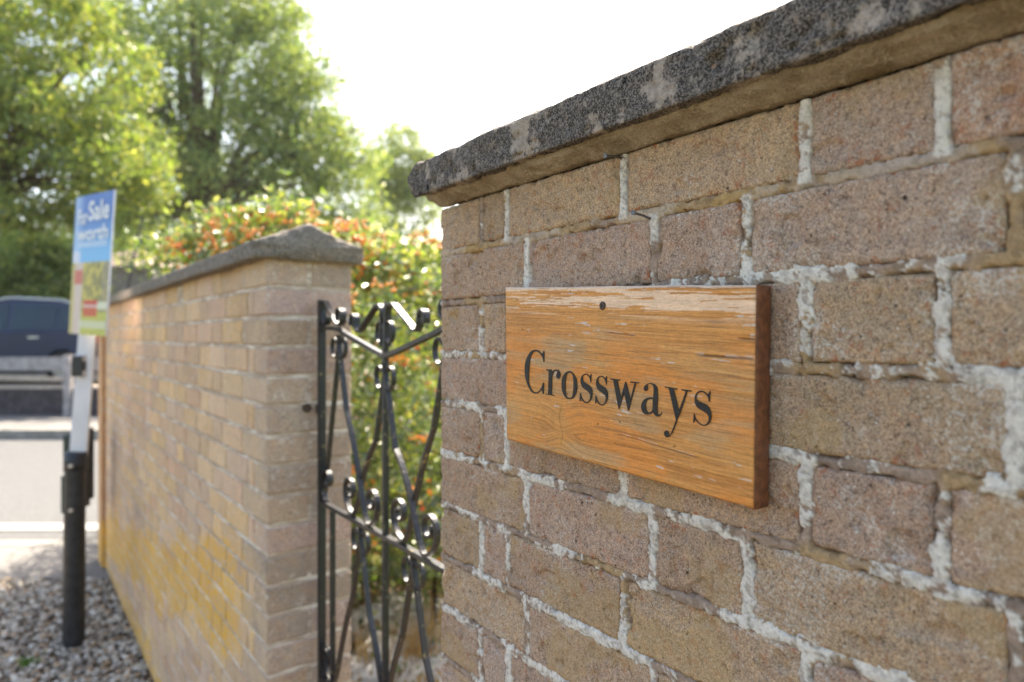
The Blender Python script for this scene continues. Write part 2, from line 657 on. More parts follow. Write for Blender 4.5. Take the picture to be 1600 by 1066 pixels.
# ------------------------------------------------------------------ the near brick wall with the name board
D = 0.517
YE = 0.902
BZ = [0.194, 0.1255, 0.0505, -0.025, -0.098, -0.1738, -0.2515, -0.330, -0.405, -0.482]
while BZ[-1] > -1.50:
    BZ.append(BZ[-1] - 0.0755)


def yx(x):
    return (680.0 / (x - 30) - 0.3025) / 0.811


EVEN = [751, 792, 972, 1257, 1471]
ODD = [821, 1020, 1165, 1585]
near_wall = root('brick_garden_wall', (D + 0.11, 0.3, 0), 'near tan brick wall with blackened coping, carrying the wooden name board', 'wall')


def course_joints(c, jit):
    base = EVEN if c % 2 == 0 else ODD
    ys = [yx(x + random.uniform(-jit, jit)) for x in base]
    y = ys[-1]
    pat = [0.225, 0.225, 0.1125] if c % 2 == 0 else [0.225, 0.1125, 0.225]
    k = 0
    while y > -1.3:
        y -= pat[k % 3] + random.uniform(-.003, .003)
        ys.append(y)
        k += 1
    return ys


TONES = {  # linear colours read by eye off the photograph, per brick of the visible courses
    'tan': (0.47, 0.325, 0.205), 'mauve': (0.40, 0.275, 0.225), 'grey': (0.375, 0.28, 0.235), 'olive': (0.38, 0.272, 0.175),
    'brown': (0.385, 0.262, 0.19), 'red': (0.43, 0.25, 0.185), 'sand': (0.50, 0.35, 0.215)}
for _k in TONES:
    TONES[_k] = tuple(v * 0.55 + m * 0.45 for v, m in zip(TONES[_k], (0.385, 0.285, 0.205)))
TN = [
    ['tan', 'olive', 'sand', 'sand', 'grey', 'red', 'brown'],
    ['brown', 'mauve', 'mauve', 'grey', 'grey'],
    ['brown', 'tan', 'brown', 'brown', 'olive', 'olive', 'grey'],
    ['mauve', 'mauve', 'brown', 'olive', 'grey'],
    ['brown', 'mauve', 'brown', 'brown', 'mauve', 'mauve', 'grey'],
    ['brown', 'mauve', 'brown', 'olive', 'mauve'],
    ['olive', 'mauve', 'brown', 'tan', 'mauve', 'brown', 'grey'],
    ['tan', 'brown', 'olive', 'mauve', 'brown'],
    ['brown', 'mauve', 'mauve', 'brown', 'olive', 'brown', 'grey'],
    ['mauve', 'brown', 'tan', 'brown', 'olive'],
]


def hero_brick(y1, y0, z1, z0, seed):
    """front face y0..y1 (y1 nearer the wall end), z0..z1 as a worn, rounded, pitted height field with sides"""
    st = 0.0021
    ny = max(6, int((y1 - y0) / st))
    nz = max(6, int((z1 - z0) / st))
    u = np.linspace(0, 1, ny + 1)
    v = np.linspace(0, 1, nz + 1)
    U, Vv = np.meshgrid(u, v, indexing='ij')
    Y = y0 + U * (y1 - y0)
    Z = z0 + Vv * (z1 - z0)
    e = np.minimum(np.minimum(Y - y0, y1 - Y), np.minimum(Z - z0, z1 - Z))
    # corner rounding
    cy = np.minimum(Y - y0, y1 - Y)
    cz = np.minimum(Z - z0, z1 - Z)
    rr = 0.006
    cc = rr - np.sqrt(np.clip(rr - cy, 0, None) ** 2 + np.clip(rr - cz, 0, None) ** 2)
    e = np.minimum(e, cc)
    wob = (fbm(Y * 160, Z * 160, seed, 3, 3) - 0.5) * 0.0035 + (fbm(Y * 30, Z * 30, seed, 5, 2) - 0.5) * 0.0035
    ee = np.clip(e + wob * (e < 0.012), -0.004, None)
    rnd = 0.0024 * (1 - np.clip(ee / 0.0030, 0, 1)) ** 2
    chip = sm(0.62, 0.72, fbm(Y * 70, Z * 70, seed, 9, 3)) * sm(0.010, 0.0, e) * 0.0030 + sm(0.66, 0.72, fbm(Y * 34, Z * 34, seed, 19, 3)) * sm(0.017, 0.0, e) * 0.0055
    surf = (fbm(Y * 260, Z * 260, seed, 11, 3, .7) - 0.5) * 0.0016 + (fbm(Y * 18, Z * 18, seed, 13, 2) - 0.5) * 0.0014
    pit = sm(0.73, 0.80, fbm(Y * 120, Z * 120, seed, 21, 2)) * 0.0022
    X = D + rnd + chip + surf + pit
    P = np.stack([X, Y, Z + EYE], -1).reshape(-1, 3)
    idx = np.arange((ny + 1) * (nz + 1)).reshape(ny + 1, nz + 1)
    Fc = np.stack([idx[:-1, :-1], idx[:-1, 1:], idx[1:, 1:], idx[1:, :-1]], -1).reshape(-1, 4)
    ring = np.concatenate([idx[:, 0], idx[-1, 1:], idx[-2::-1, -1], idx[0, -2:0:-1]])
    B = P[ring].copy()
    B[:, 0] = D + 0.09
    n0 = len(P)
    nr = len(ring)
    r2 = np.arange(nr)
    side = np.stack([ring, ring[(r2 + 1) % nr], n0 + (r2 + 1) % nr, n0 + r2], -1)
    P = np.concatenate([P, B])
    Fc = np.concatenate([Fc, side])
    edge = sm(0.011, 0.0, e)
    lime = sm(0.014, 0.0, e) * sm(0.45, 0.7, fbm(Y * 16, Z * 16, 0, 31, 3)) * 0.9
    # mottled grey-white bloom grows toward the near end of the wall
    lime = np.clip(lime + 0.60 * sm(0.42, 0.16, Y) * sm(0.45, 0.62, fbm(Y * 120, Z * 120, 0, 33, 4, .7)), 0, 1)
    lich = sm(0.55, 0.72, fbm(Y * 13 + 5, Z * 13, 0, 41, 4)) * (0.35 + 0.65 * sm(0.02, 0.0, e))
    mk = np.stack([edge, lime, lich], -1).reshape(-1, 3)
    mk = np.concatenate([mk, mk[ring]])
    off = np.array(near_wall.location)
    return mesh_np('brick', P - off, Fc, {'marks': mk})


def simple_brick(L, H, Dp, seed, ch=0.004):
    r = random.Random(seed)
    j = lambda: r.uniform(-0.0014, 0.0014)
    out = [(0 + j(), ch, 0 + j()), (L + j(), ch, 0 + j()), (L + j(), ch, H + j()), (0 + j(), ch, H + j())]
    fr = [(ch + j(), j(), ch + j()), (L - ch + j(), j(), ch + j()), (L - ch + j(), j(), H - ch + j()), (ch + j(), j(), H - ch + j())]
    bk = [(0, Dp, 0), (L, Dp, 0), (L, Dp, H), (0, Dp, H)]
    V = fr + out + bk
    Fs = [(0, 1, 2, 3)]
    for i in range(4):
        k = (i + 1) % 4
        Fs.append((4 + i, 4 + k, k, i))
        Fs.append((8 + i, 8 + k, 4 + k, 4 + i))
    return V, Fs


joints = []
HERO = 12
nbr = 0
rest = MB()
rest_col = []
for c in range(len(BZ) - 1):
    js = course_joints(c, 5 if c > 9 else 1.5)
    joints.append(js)
    zt, zb = BZ[c], BZ[c + 1]
    edges = [YE] + js
    for i in range(len(edges) - 1):
        y1 = edges[i] - (0.0 if i == 0 else 0.0052 + random.uniform(-.001, .001))
        y0 = edges[i + 1] + 0.0052 + random.uniform(-.001, .001)
        z1 = zt - (0.0049 if c else 0.0002) + random.uniform(-.0008, .0008)
        z0 = zb + 0.0049 + random.uniform(-.0008, .0008)
        tn = TN[c][i] if c < len(TN) and i < len(TN[c]) else random.choice(list(TONES))
        col = TONES[tn]
        k = random.uniform(0.93, 1.05)
        if c < HERO and y1 > -0.1:
            me = hero_brick(y1, y0, z1, z0, nbr * 3 + 1)
            o = link('brick', me, M['brick'], near_wall)
            o.color = (col[0] * k, col[1] * k, col[2] * k, 1)
        else:
            V, Fs = simple_brick(y1 - y0, z1 - z0, 0.09, nbr)
            V = [(D + a[1], y1 - a[0], EYE + z0 + a[2]) for a in V]
            rest.add(V, Fs)
            rest_col += [[col[0] * k, col[1] * k, col[2] * k]] * len(V)
        nbr += 1
me = mesh_np('brick_rest', np.array(rest.v) - np.array(near_wall.location), np.array(rest.f), {'piece': np.array(rest_col)}, False)
o = link('brick_course_below_view', me, M['brick_join'], near_wall)
o['kind'] = 'stuff'

# the wall's core behind the face bricks
core = MB().box(D + 0.011, D + 0.205, -1.4, YE - 0.012, -0.05, EYE + 0.196)
core.build('mortar_core', M['mortar_far'], near_wall)


# pointing of the near wall: raised, crumbly lime in the joints, modelled as a height field
def pointing():
    st = 0.0016
    y0, y1 = -0.02, YE - 0.001
    z0, z1 = BZ[HERO] - 0.004, BZ[0] - 0.001
    ny, nz = int((y1 - y0) / st), int((z1 - z0) / st)
    Y, Z = np.meshgrid(np.linspace(y0, y1, ny), np.linspace(z0, z1, nz), indexing='ij')
    bz = np.array(BZ[:HERO + 1])
    dz = np.full(Y.shape, 9.0)
    for k, b in enumerate(bz):
        if k == 0:
            continue
        dz = np.minimum(dz, np.abs(Z - b) - 0.0050)
    dy = np.full(Y.shape, 9.0)
    for c in range(HERO):
        inb = (Z <= BZ[c]) & (Z > BZ[c + 1])
        for j in joints[c]:
            if j < y0 - .05:
                continue
            dj = np.abs(Y - j) - 0.0050
            dy = np.where(inb, np.minimum(dy, dj), dy)
    d = np.minimum(dz, dy)
    wob = (fbm(Y * 95, Z * 95, 0, 51, 4, .6) - 0.5)
    big = fbm(Y * 14, Z * 14, 0, 53, 3)
    perp = sm(0.002, -0.001, dy)
    mid = fbm(Y * 110, Z * 110, 0, 57, 5, .7)
    wh = sm(0.512, 0.542, big + 0.06 * perp + 0.62 * (mid - 0.5))
    # under the coping and left of the screw the beds are ochre, not limed
    top = sm(0.06, 0.10, Z) * (1 - perp)
    wh = wh * (1 - 0.75 * top)
    lump = fbm(Y * 130, Z * 130, 0, 59, 4, .65)
    rel = np.where(d < 0, np.minimum(-d / 0.0045, 1), 0)
    h = -0.0012 + 0.0016 * (fbm(Y * 40, Z * 40, 0, 61, 3) - 0.5) + wh * (0.0007 + 0.0018 * (lump - 0.4)) + 0.0016 * (fbm(Y * 330, Z * 330, 0, 58, 3, .7) - 0.5) + 0.0008 * rel
    ext = -0.0004 + 0.0120 * wob + wh * 0.0014
    over = np.clip(d - ext, 0, None)
    h = h - over * 3.2
    yel = sm(0.50, 0.62, fbm(Y * 11 + 3, Z * 11, 0, 63, 4)) * (1 - wh)
    yel = np.clip(0.7 * yel + 0.7 * top * sm(0.40, 0.55, fbm(Y * 20, Z * 20, 0, 65, 3)), 0, 1) * (1 - wh)
    grime = sm(0.56, 0.72, fbm(Y * 50, Z * 50, 0, 67, 4))
    basec = np.array((0.45, 0.325, 0.25))
    white = np.array((0.90, 0.83, 0.745))
    yc = np.array((0.60, 0.385, 0.155))
    g = np.array((0.25, 0.185, 0.15))
    Cc = basec * np.ones(Y.shape + (1,))
    Cc = Cc * (1 - 0.55 * grime[..., None]) + g * 0.55 * grime[..., None]
    Cc = Cc * (1 - 0.75 * yel[..., None]) + yc * 0.75 * yel[..., None]
    w3 = (wh * (0.88 + 0.12 * sm(0.3, 0.5, lump)))[..., None]
    Cc = Cc * (1 - w3) + white * w3
    dirt = (wh * sm(0.47, 0.36, fbm(Y * 190, Z * 190, 0, 66, 3, .7)))[..., None] * 0.6
    Cc = Cc * (1 - 0.5 * dirt) + g * 0.5 * dirt
    gran = 0.72 + 0.56 * fbm(Y * 420, Z * 420, 0, 68, 3, .8)
    gran = gran * (1 - 0.25 * sm(0.58, 0.66, fbm(Y * 150, Z * 150, 0, 69, 3)))
    Cc = Cc * (gran * (1 - w3[..., 0]) + (0.62 + 0.38 * gran) * w3[..., 0])[..., None]
    wp = sm(0.60, 0.68, fbm(Y * 210, Z * 210, 0, 70, 3, .7)) * wh * 0.5
    Cc = Cc * (1 - wp[..., None]) + g * wp[..., None]
    h = h - wp * 0.0012
    P = np.stack([D - h, Y, Z + EYE], -1).reshape(-1, 3)
    idx = np.arange(ny * nz).reshape(ny, nz)
    Fc = np.stack([idx[:-1, :-1], idx[:-1, 1:], idx[1:, 1:], idx[1:, :-1]], -1).reshape(-1, 4)
    hf = h.reshape(-1)
    keep = (hf[Fc] > -0.012).any(1)
    Fc = Fc[keep]
    used = np.unique(Fc)
    mp = np.full(ny * nz, -1)
    mp[used] = np.arange(len(used))
    return P[used] - np.array(near_wall.location), mp[Fc], Cc.reshape(-1, 3)[used]


P_, F_, C3 = pointing()
o = link('pointing', mesh_np('pointing', P_, F_, {'mcol': C3}), M['mortar'], near_wall)


def coping(name, prof, length, T, mat, parent, step=0.004, amp=0.0022, seed=1, end_amp=0.0):
    """prof: list of (thickness, height) corners going round; T maps (along, thickness, height) to world"""
    pts = []
    n = len(prof)
    for i in range(n):
        a, b = np.array(prof[i]), np.array(prof[(i + 1) % n])
        k = max(2, int(np.linalg.norm(b - a) / step))
        for t in range(k):
            pts.append(a + (b - a) * t / k)
    pts = np.array(pts)
    m = max(2, int(length / step))
    al = np.linspace(0, length, m + 1)
    A = np.repeat(al[:, None], len(pts), 1)
    Tt = np.repeat(pts[None, :, 0], m + 1, 0)
    Hh = np.repeat(pts[None, :, 1], m + 1, 0)
    ct, ch = pts[:, 0].mean(), pts[:, 1].mean()
    e = np.minimum(A, length - A)
    nzv = (fbm(A * 60, Tt * 60, Hh * 60, seed, 4, .6) - 0.5) * 2
    nzb = (fbm(A * 14, Tt * 14, Hh * 14, seed + 5, 3) - 0.5) * 2
    pit_ = sm(0.66, 0.74, fbm(A * 85, Tt * 85, Hh * 85, seed + 3, 3)) * 1.6 + sm(0.70, 0.76, fbm(A * 34, Tt * 34, Hh * 34, seed + 4, 2)) * 2.2
    k = 1 + (nzv * amp + nzb * amp * 1.2 - pit_ * amp * 0.6) / 0.05 - 0.10 * sm(0.006, 0.0, e)
    kh = k
    Tt = ct + (Tt - ct) * (1 + (k - 1) * 0.35)
    Hh = ch + (Hh - ch) * kh
    ae = sm(0.04, 0.0, A) * (fbm(Tt * 50, Hh * 50, 0, seed + 9, 3) - 0.5) * end_amp
    A = A + ae
    P = np.stack([A, Tt, Hh], -1).reshape(-1, 3)
    P = np.array([T(*p) for p in P])
    L = len(pts)
    idx = np.arange((m + 1) * L).reshape(m + 1, L)
    i2 = np.roll(idx, -1, axis=1)
    Fc = np.stack([idx[:-1], i2[:-1], i2[1:], idx[1:]], -1).reshape(-1, 4)
    # end caps as fans of quads closing to a centre line
    ends = []
    V2 = []
    for row in (0, m):
        cpt = P[idx[row]].mean(0)
        V2.append(cpt)
    n0 = len(P)
    P = np.concatenate([P, np.array(V2)])
    for ei, row in enumerate((0, m)):
        a = idx[row]
        b = np.roll(a, -2)
        mid = np.roll(a, -1)
        q = np.stack([a, mid, b, np.full(L, n0 + ei)], -1)[::2]
        ends.append(q if ei else q[:, ::-1])
    Fc = np.concatenate([Fc] + ends)
    off = np.array(parent.location)
    me = mesh_np(name, P - off, Fc)
    return link(name, me, mat, parent)


prof1 = [(-0.040, 0.2085), (-0.041, 0.255), (-0.030, 0.262), (0.111, 0.312), (0.25, 0.262), (0.262, 0.255), (0.260, 0.2085)]
coping('coping_stone', prof1, 0.98, lambda a, t, h: (D + t, YE + 0.018 - a, EYE + h), M['coping'], near_wall, 0.0030, 0.0032, 3, 0.045)
coping('coping_stone', prof1, 0.96, lambda a, t, h: (D + t, YE + 0.018 - 0.988 - a, EYE + h), M['coping'], near_wall, 0.012, 0.0022, 8)

# mortar bed between the top course and the coping, its underside feathered out under the overhang
yy = np.linspace(YE - 0.004, -0.95, 900)
tt = np.array([0.010, 0.0, -0.003, -0.008, -0.015, -0.022, -0.026, -0.027])
zz = np.array([0.1970, 0.1957, 0.1962, 0.1985, 0.2015, 0.2040, 0.2065, 0.2110])
Yg, Tg = np.meshgrid(yy, tt, indexing='ij')
Zg = np.repeat(zz[None, :], len(yy), 0)
nz_ = (fbm(Yg * 40, Tg * 200, 0, 71, 4) - 0.5)
Zg = Zg + nz_ * 0.0075 * (Tg < 0.005) + (fbm(Yg * 150, Tg * 300, 0, 72, 3) - 0.5) * 0.003
Tg = Tg + (fbm(Yg * 45, Tg * 30, 0, 73, 4, .6) - 0.5) * 0.009 * (Tg < -0.02)
Pg = np.stack([D + Tg, Yg, EYE + Zg], -1).reshape(-1, 3) - np.array(near_wall.location)
ig = np.arange(len(yy) * 8).reshape(len(yy), 8)
Fg = np.stack([ig[:-1, :-1], ig[1:, :-1], ig[1:, 1:], ig[:-1, 1:]], -1).reshape(-1, 4)
link('mortar_bed', mesh_np('mortar_bed', Pg, Fg), M['fillet'], near_wall)

# two old nails left sticking out of the joints
for (wx, wy, hx, hy, lab) in ((972, 247, 946, 243.5, 'bent grey nail sticking out just under the dark coping'),
                              (1019, 343, 990, 332.5, 'grey nail sticking out of the joint above the name board')):
    a = pxX(wx, wy, D + 0.004)
    b = pxX(hx, hy, D - 0.028)
    nr_ = root('nail', a, lab, 'nail', 'old nails in the brick wall')
    d_ = (b - a) / np.linalg.norm(b - a)
    MB().tube([a, a + (b - a) * 0.5 + np.array((0, 0, 0.0006)), b], 0.0013, 8).build('shank', M['nail'], nr_, True)
    MB().tube([b - d_ * 0.0004, b + d_ * 0.0012], 0.0026, 10).build('head', M['nail'], nr_)

# ------------------------------------------------------------------ the name board
XB = 0.4955
q_tl, q_tr, q_br, q_bl = pxX(789, 449, XB), pxX(1182, 445, XB), pxX(1178, 796, XB), pxX(791, 686.5, XB)
board = root('name_board', (XB, float(q_tl[1] + q_tr[1]) / 2, float(q_bl[2])),
             'weathered orange wooden name board lettered Crossways, screwed to the brick wall', 'sign')


def board_pt(s, t, x=XB):
    """s 0 left..1 right, t 0 top..1 bottom"""
    p = (q_tl * (1 - s) + q_tr * s) * (1 - t) + (q_bl * (1 - s) + q_br * s) * t
    p = p.copy()
    p[0] = x
    return p


def board_mesh():
    nx, nt = 560, 290
    s, t = np.meshgrid(np.linspace(0, 1, nx + 1), np.linspace(0, 1, nt + 1), indexing='ij')
    lx, ly = s * 0.36, t * 0.188
    # plank grain: long streaks, bending round a knot low left
    kx, ky = 0.108, 0.163
    dx, dy = lx - kx, ly - ky
    rk = np.sqrt((dx / 1.0) ** 2 + (dy / 1.8) ** 2)
    bend = 0.010 * np.exp(-(rk / 0.022) ** 2) * np.sign(dy + 1e-6)
    wy = ly + bend + 0.004 * (fbm(lx * 6, ly * 10, 0, 81, 3) - 0.5)
    g1 = 0.5 + 0.8 * (fbm(lx * 9, wy * 620, 0, 83, 3, .6) - 0.5)
    g2 = fbm(lx * 25, wy * 1100, 0, 85, 2)
    g3 = fbm(lx * 5, wy * 75, 0, 87, 3)
    b1 = fbm(lx * 14, ly * 32, 0, 89, 4)
    dark = np.array((0.52, 0.205, 0.050))
    lite = np.array((0.65, 0.295, 0.082))
    oran = np.array((0.70, 0.25, 0.050))
    grey = np.array((0.46, 0.30, 0.155))
    pale = np.array((0.80, 0.54, 0.36))
    A = lambda m: m[..., None]
    c = dark * np.ones(s.shape + (1,))
    m = sm(0.30, 0.62, 0.4 * g1 + 0.3 * g2 + 0.3 * g3)
    c = c * (1 - A(m)) + lite * A(m)
    om = sm(0.46, 0.62, b1) * 0.75 * sm(0.15, 0.45, t)
    c = c * (1 - A(om)) + oran * A(om)
    gm = sm(0.55, 0.70, fbm(lx * 10 + 9, ly * 45, 0, 91, 4)) * 0.55
    # a greyer, weather-washed band across the middle
    gm = np.clip(gm + 0.45 * np.exp(-((t - 0.40 - 0.07 * s) / 0.10) ** 2) * sm(0.4, 0.6, fbm(lx * 12, wy * 160, 0, 93, 3)), 0, 1)
    c = c * (1 - A(gm)) + grey * A(gm)
    # fine dark grain lines
    fl = sm(0.60, 0.74, fbm(lx * 22, wy * 900, 0, 95, 3)) * 0.4
    c = c * (1 - A(fl)) + np.array((0.16, 0.085, 0.04)) * A(fl)
    c = c * (0.86 + 0.28 * A(g2))
    # peeled varnish: pale streaks near the top edge, fading down
    pk = fbm(lx * 13, wy * 330, 0, 97, 4, .6) + 0.03 * sm(0.3, 0.6, s) * sm(0.0, 0.1, t)
    band = np.exp(-(np.clip(t - 0.05, 0, None) / 0.085) ** 2) * 0.155
    pm = sm(0.615, 0.63, pk + band)
    pm = pm * sm(0.20, 0.10, t)
    c = c * (1 - A(pm)) + (pale * (0.85 + 0.3 * A(g2))) * A(pm)
    top = sm(0.018, 0.0, t)
    c = c * (1 - 0.7 * A(top)) + np.array((0.55, 0.47, 0.42)) * 0.7 * A(top)
    # small scuffs showing bare grey wood
    sc_ = sm(0.81, 0.82, fbm(lx * 40, ly * 260, 0, 99, 3)) * 0.8
    c = c * (1 - A(sc_)) + np.array((0.62, 0.52, 0.45)) * A(sc_)
    # long crack at right and smaller ones
    h = (g1 - 0.5) * 0.0006 + (g3 - 0.5) * 0.0010 - pm * 0.0004
    for (s0, s1, t0, t1, wd, k) in ((0.83, 0.995, 0.335, 0.332, 0.0011, 1.0), (0.50, 0.62, 0.255, 0.262, 0.0006, .8),
                                    (0.95, 1.0, 0.245, 0.245, 0.0009, .9), (0.55, 0.84, 0.80, 0.83, 0.0005, .7)):
        tl = t0 + (t1 - t0) * (s - s0) / (s1 - s0) + 0.004 * (fbm(lx * 60, 0 * ly, 0, 101, 2) - .5)
        ins = sm(s0 - 0.01, s0 + 0.02, s) * sm(s1 + 0.01, s1 - 0.01, s)
        cr = np.exp(-((t - tl) * 0.188 / wd) ** 2) * ins * k
        c = c * (1 - 0.85 * A(cr)) + np.array((0.06, 0.03, 0.02)) * 0.85 * A(cr)
        h -= cr * 0.0015
        pl = np.exp(-((t - tl + 0.008) * 0.188 / (wd * 1.1)) ** 2) * ins * k * sm(0.4, 0.6, fbm(lx * 90, ly * 90, 0, 103, 2))
        c = c * (1 - 0.6 * A(pl)) + np.array((0.72, 0.62, 0.56)) * 0.6 * A(pl)
    # the knot's seam
    ks = np.exp(-((lx - kx - 0.0025 * np.sin(ly * 160)) / 0.0011) ** 2) * sm(0.130, 0.138, ly) * sm(0.184, 0.168, ly)
    c = c * (1 - 0.55 * A(ks)) + np.array((0.20, 0.12, 0.05)) * 0.55 * A(ks)
    h -= ks * 0.0008
    halo = np.exp(-(rk / 0.016) ** 2) * 0.35
    c = c * (1 - A(halo)) + np.array((0.60, 0.27, 0.07)) * A(halo)
    # pin holes
    for (ps, pt_) in ((0.345, 0.027), (0.47, 0.77), (0.33, 0.63), (0.76, 0.80), (0.56, 0.735), (0.10, 0.27)):
        ph = np.exp(-(((s - ps) * 0.36) ** 2 + ((t - pt_) * 0.188) ** 2) / 0.0009 ** 2)
        c = c * (1 - 0.9 * A(ph)) + np.array((0.05, 0.02, 0.01)) * 0.9 * A(ph)
        h -= ph * 0.0015
    c = c * (0.90 + 0.2 * A(fbm(lx * 500, ly * 500, 0, 105, 2)))
    e = np.minimum(np.minimum(lx, 0.36 - lx), np.minimum(ly, 0.188 - ly))
    h -= 0.0016 * (1 - np.clip(e / 0.0022, 0, 1)) ** 2
    base = (q_tl * (1 - A(s)) + q_tr * A(s)) * (1 - A(t)) + (q_bl * (1 - A(s)) + q_br * A(s)) * A(t)
    P = base.copy()
    P[..., 2] += (fbm(lx * 30, 0 * ly, 0, 107, 2) - .5) * 0.0012 * sm(0.1, 0.0, t)
    P[..., 0] = XB - h
    P = P.reshape(-1, 3)
    c = np.clip(c, 0.005, 0.95).reshape(-1, 3)
    idx = np.arange((nx + 1) * (nt + 1)).reshape(nx + 1, nt + 1)
    Fc = np.stack([idx[:-1, :-1], idx[1:, :-1], idx[1:, 1:], idx[:-1, 1:]], -1).reshape(-1, 4)
    # top, left and bottom sides go back 2 cm in the same wood
    P2, c2, F2 = [P], [c], [Fc]
    n0 = len(P)
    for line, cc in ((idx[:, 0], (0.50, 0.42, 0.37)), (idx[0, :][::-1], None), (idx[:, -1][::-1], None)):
        B = P[line].copy()
        B[:, 0] = D - 0.0015
        k = len(line)
        nn = n0 + np.arange(k)
        F2.append(np.stack([line[:-1], nn[:-1], nn[1:], line[1:]], -1))
        P2.append(B)
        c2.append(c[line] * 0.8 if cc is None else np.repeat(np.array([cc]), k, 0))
        n0 += k
    return np.concatenate(P2), np.concatenate(F2), np.concatenate(c2), (P[idx[-1, 0]], P[idx[-1, -1]])


bp, bf, bc, (eT, eB) = board_mesh()
link('plank', mesh_np('plank', bp - np.array(board.location), bf, {'wcol': bc}), M['wood'], board)
# stained end of the plank, with slightly rounded arrises
endb = MB()
prf = [(XB - 0.0002, 0), (XB + 0.0012, -0.0013), (XB + 0.010, -0.0018), (D - 0.003, -0.0012), (D - 0.0015, 0)]
nE = 24
for i in range(nE + 1):
    t = i / nE
    p = eT * (1 - t) + eB * t
    for (x, dy_) in prf:
        endb.v.append((x, p[1] + dy_ - 0.0002 + 0.0004 * random.random(), p[2]))
for i in range(nE):
    for k in range(4):
        a = i * 5 + k
        endb.f.append((a, a + 1, a + 6, a + 5))
for i in (0, nE):
    b_ = i * 5
    endb.f.append((b_, b_ + 1, b_ + 2, b_ + 3, b_ + 4) if i else (b_ + 4, b_ + 3, b_ + 2, b_ + 1, b_))
endb.build('plank_end', M['wood_end'], board, True)


# the lettering, drawn outline by outline (C marks a corner)
def Z1(p):
    return (810 + p[0] / 9.689, 530 + p[1] / 9.69)


def Z2(p):
    return (870 + p[0] / 13.32, 560 + p[1] / 13.32)


def Z3(p):
    return (945 + p[0] / 13.32, 580 + p[1] / 13.32)


def Z4(p):
    return (1000 + p[0] / 10.66, 590 + p[1] / 10.66)


K = 1
G_C = [(385, 178, K), (394, 178, K), (399, 215), (394, 346, K), (386, 346, K), (376, 295), (350, 242), (312, 200), (270, 184), (232, 200),
       (203, 245), (182, 320), (172, 400), (168, 480), (164, 560), (163, 640), (180, 705), (210, 765), (240, 798), (268, 806), (300, 798),
       (335, 765), (363, 710), (381, 655, K), (391, 655, K), (388, 832, K), (379, 832, K), (366, 790), (350, 772, K), (322, 803), (292, 820),
       (262, 825), (224, 812), (185, 770), (146, 700), (120, 620), (105, 540), (102, 460), (106, 390), (120, 320), (145, 258), (180, 203),
       (220, 170), (268, 160), (310, 173), (345, 207), (362, 222, K), (378, 205)]
G_r = [(427, 454, K), (512, 463, K), (513, 512, K), (530, 482), (555, 465), (585, 461), (615, 472), (636, 505), (641, 540), (632, 580),
       (610, 599), (590, 588), (579, 560), (585, 525), (598, 500), (590, 484), (572, 480), (548, 493), (525, 525), (516, 560, K),
       (508, 836, K), (549, 849, K), (546, 858, K), (417, 834, K), (420, 822, K), (456, 827, K), (466, 485, K), (429, 469, K)]
G_o = [(270, 265), (320, 285), (370, 340), (410, 420), (432, 550), (425, 660), (395, 760), (340, 830), (270, 850), (210, 835), (165, 780),
       (125, 690), (108, 550), (118, 430), (155, 340), (210, 285)]
G_oi = [(268, 297), (310, 310), (338, 350), (355, 450), (358, 550), (352, 660), (340, 750), (315, 810), (270, 825), (225, 810), (200, 760),
        (187, 660), (187, 550), (192, 440), (208, 355), (235, 310)]
G_s = [(717, 325, K), (728, 330, K), (723, 420), (718, 502, K), (709, 502, K), (700, 440), (680, 390), (650, 352), (610, 336), (572, 350),
       (549, 385), (546, 430), (560, 472), (600, 508), (650, 540), (700, 580), (735, 640), (748, 710), (742, 790), (717, 860), (680, 908),
       (630, 932), (580, 917), (540, 878), (518, 842), (507, 855), (505, 890, K), (483, 890, K), (490, 800), (491, 723, K), (502, 723, K),
       (515, 780), (540, 840), (580, 890), (620, 908), (665, 895), (695, 850), (705, 790), (695, 735), (660, 695), (600, 650), (550, 610),
       (520, 555), (503, 490), (507, 430), (530, 370), (570, 330), (615, 317), (655, 333), (690, 370), (700, 370, K), (710, 348)]
G_s2 = [(p[0] * 1.0 + 322, p[1] * 1.005 + 44) + tuple(p[2:]) for p in G_s]
G_w = [(121, 152, K), (323, 179, K), (320, 202, K), (268, 198, K), (341, 556, K), (436, 220, K), (448, 220, K), (541, 585, K),
       (630, 250, K), (538, 240, K), (540, 214, K), (722, 235, K), (719, 256, K), (656, 252, K), (506, 824, K), (495, 824, K), (411, 460, K),
       (306, 788, K), (297, 788, K), (184, 192, K), (121, 171, K)]
G_a = [(822, 350), (848, 300), (900, 262), (950, 250), (1010, 258), (1065, 290), (1100, 350), (1110, 430), (1108, 600), (1103, 800),
       (1110, 870), (1130, 905), (1152, 902), (1175, 880), (1192, 850, K), (1193, 868, K), (1180, 905), (1150, 938), (1110, 946), (1060, 925),
       (1025, 880), (1010, 848, K), (970, 885), (920, 901), (860, 898), (805, 865), (775, 800), (765, 730), (785, 650), (830, 590), (900, 555),
       (970, 548), (1018, 555, K), (1025, 400), (1020, 320), (998, 285), (950, 268), (908, 275), (890, 292), (905, 330), (898, 385), (870, 413),
       (840, 405), (824, 380)]
G_ai = [(1010, 580, K), (950, 578), (895, 600), (868, 660), (862, 740), (875, 810), (900, 850), (930, 858), (970, 845), (998, 810), (1004, 750)]
G_y = [(417, 147, K), (629, 184, K), (626, 203, K), (570, 196, K), (655, 552, K), (771, 228, K), (697, 213, K), (698, 191, K), (863, 214, K),
       (860, 236, K), (798, 228, K), (720, 470), (645, 665), (600, 790), (555, 900), (515, 965), (470, 996), (435, 990), (411, 950), (411, 912),
       (438, 884), (468, 892), (488, 925), (493, 962), (515, 945), (540, 890), (570, 810), (606, 707, K), (487, 182, K), (417, 161, K)]
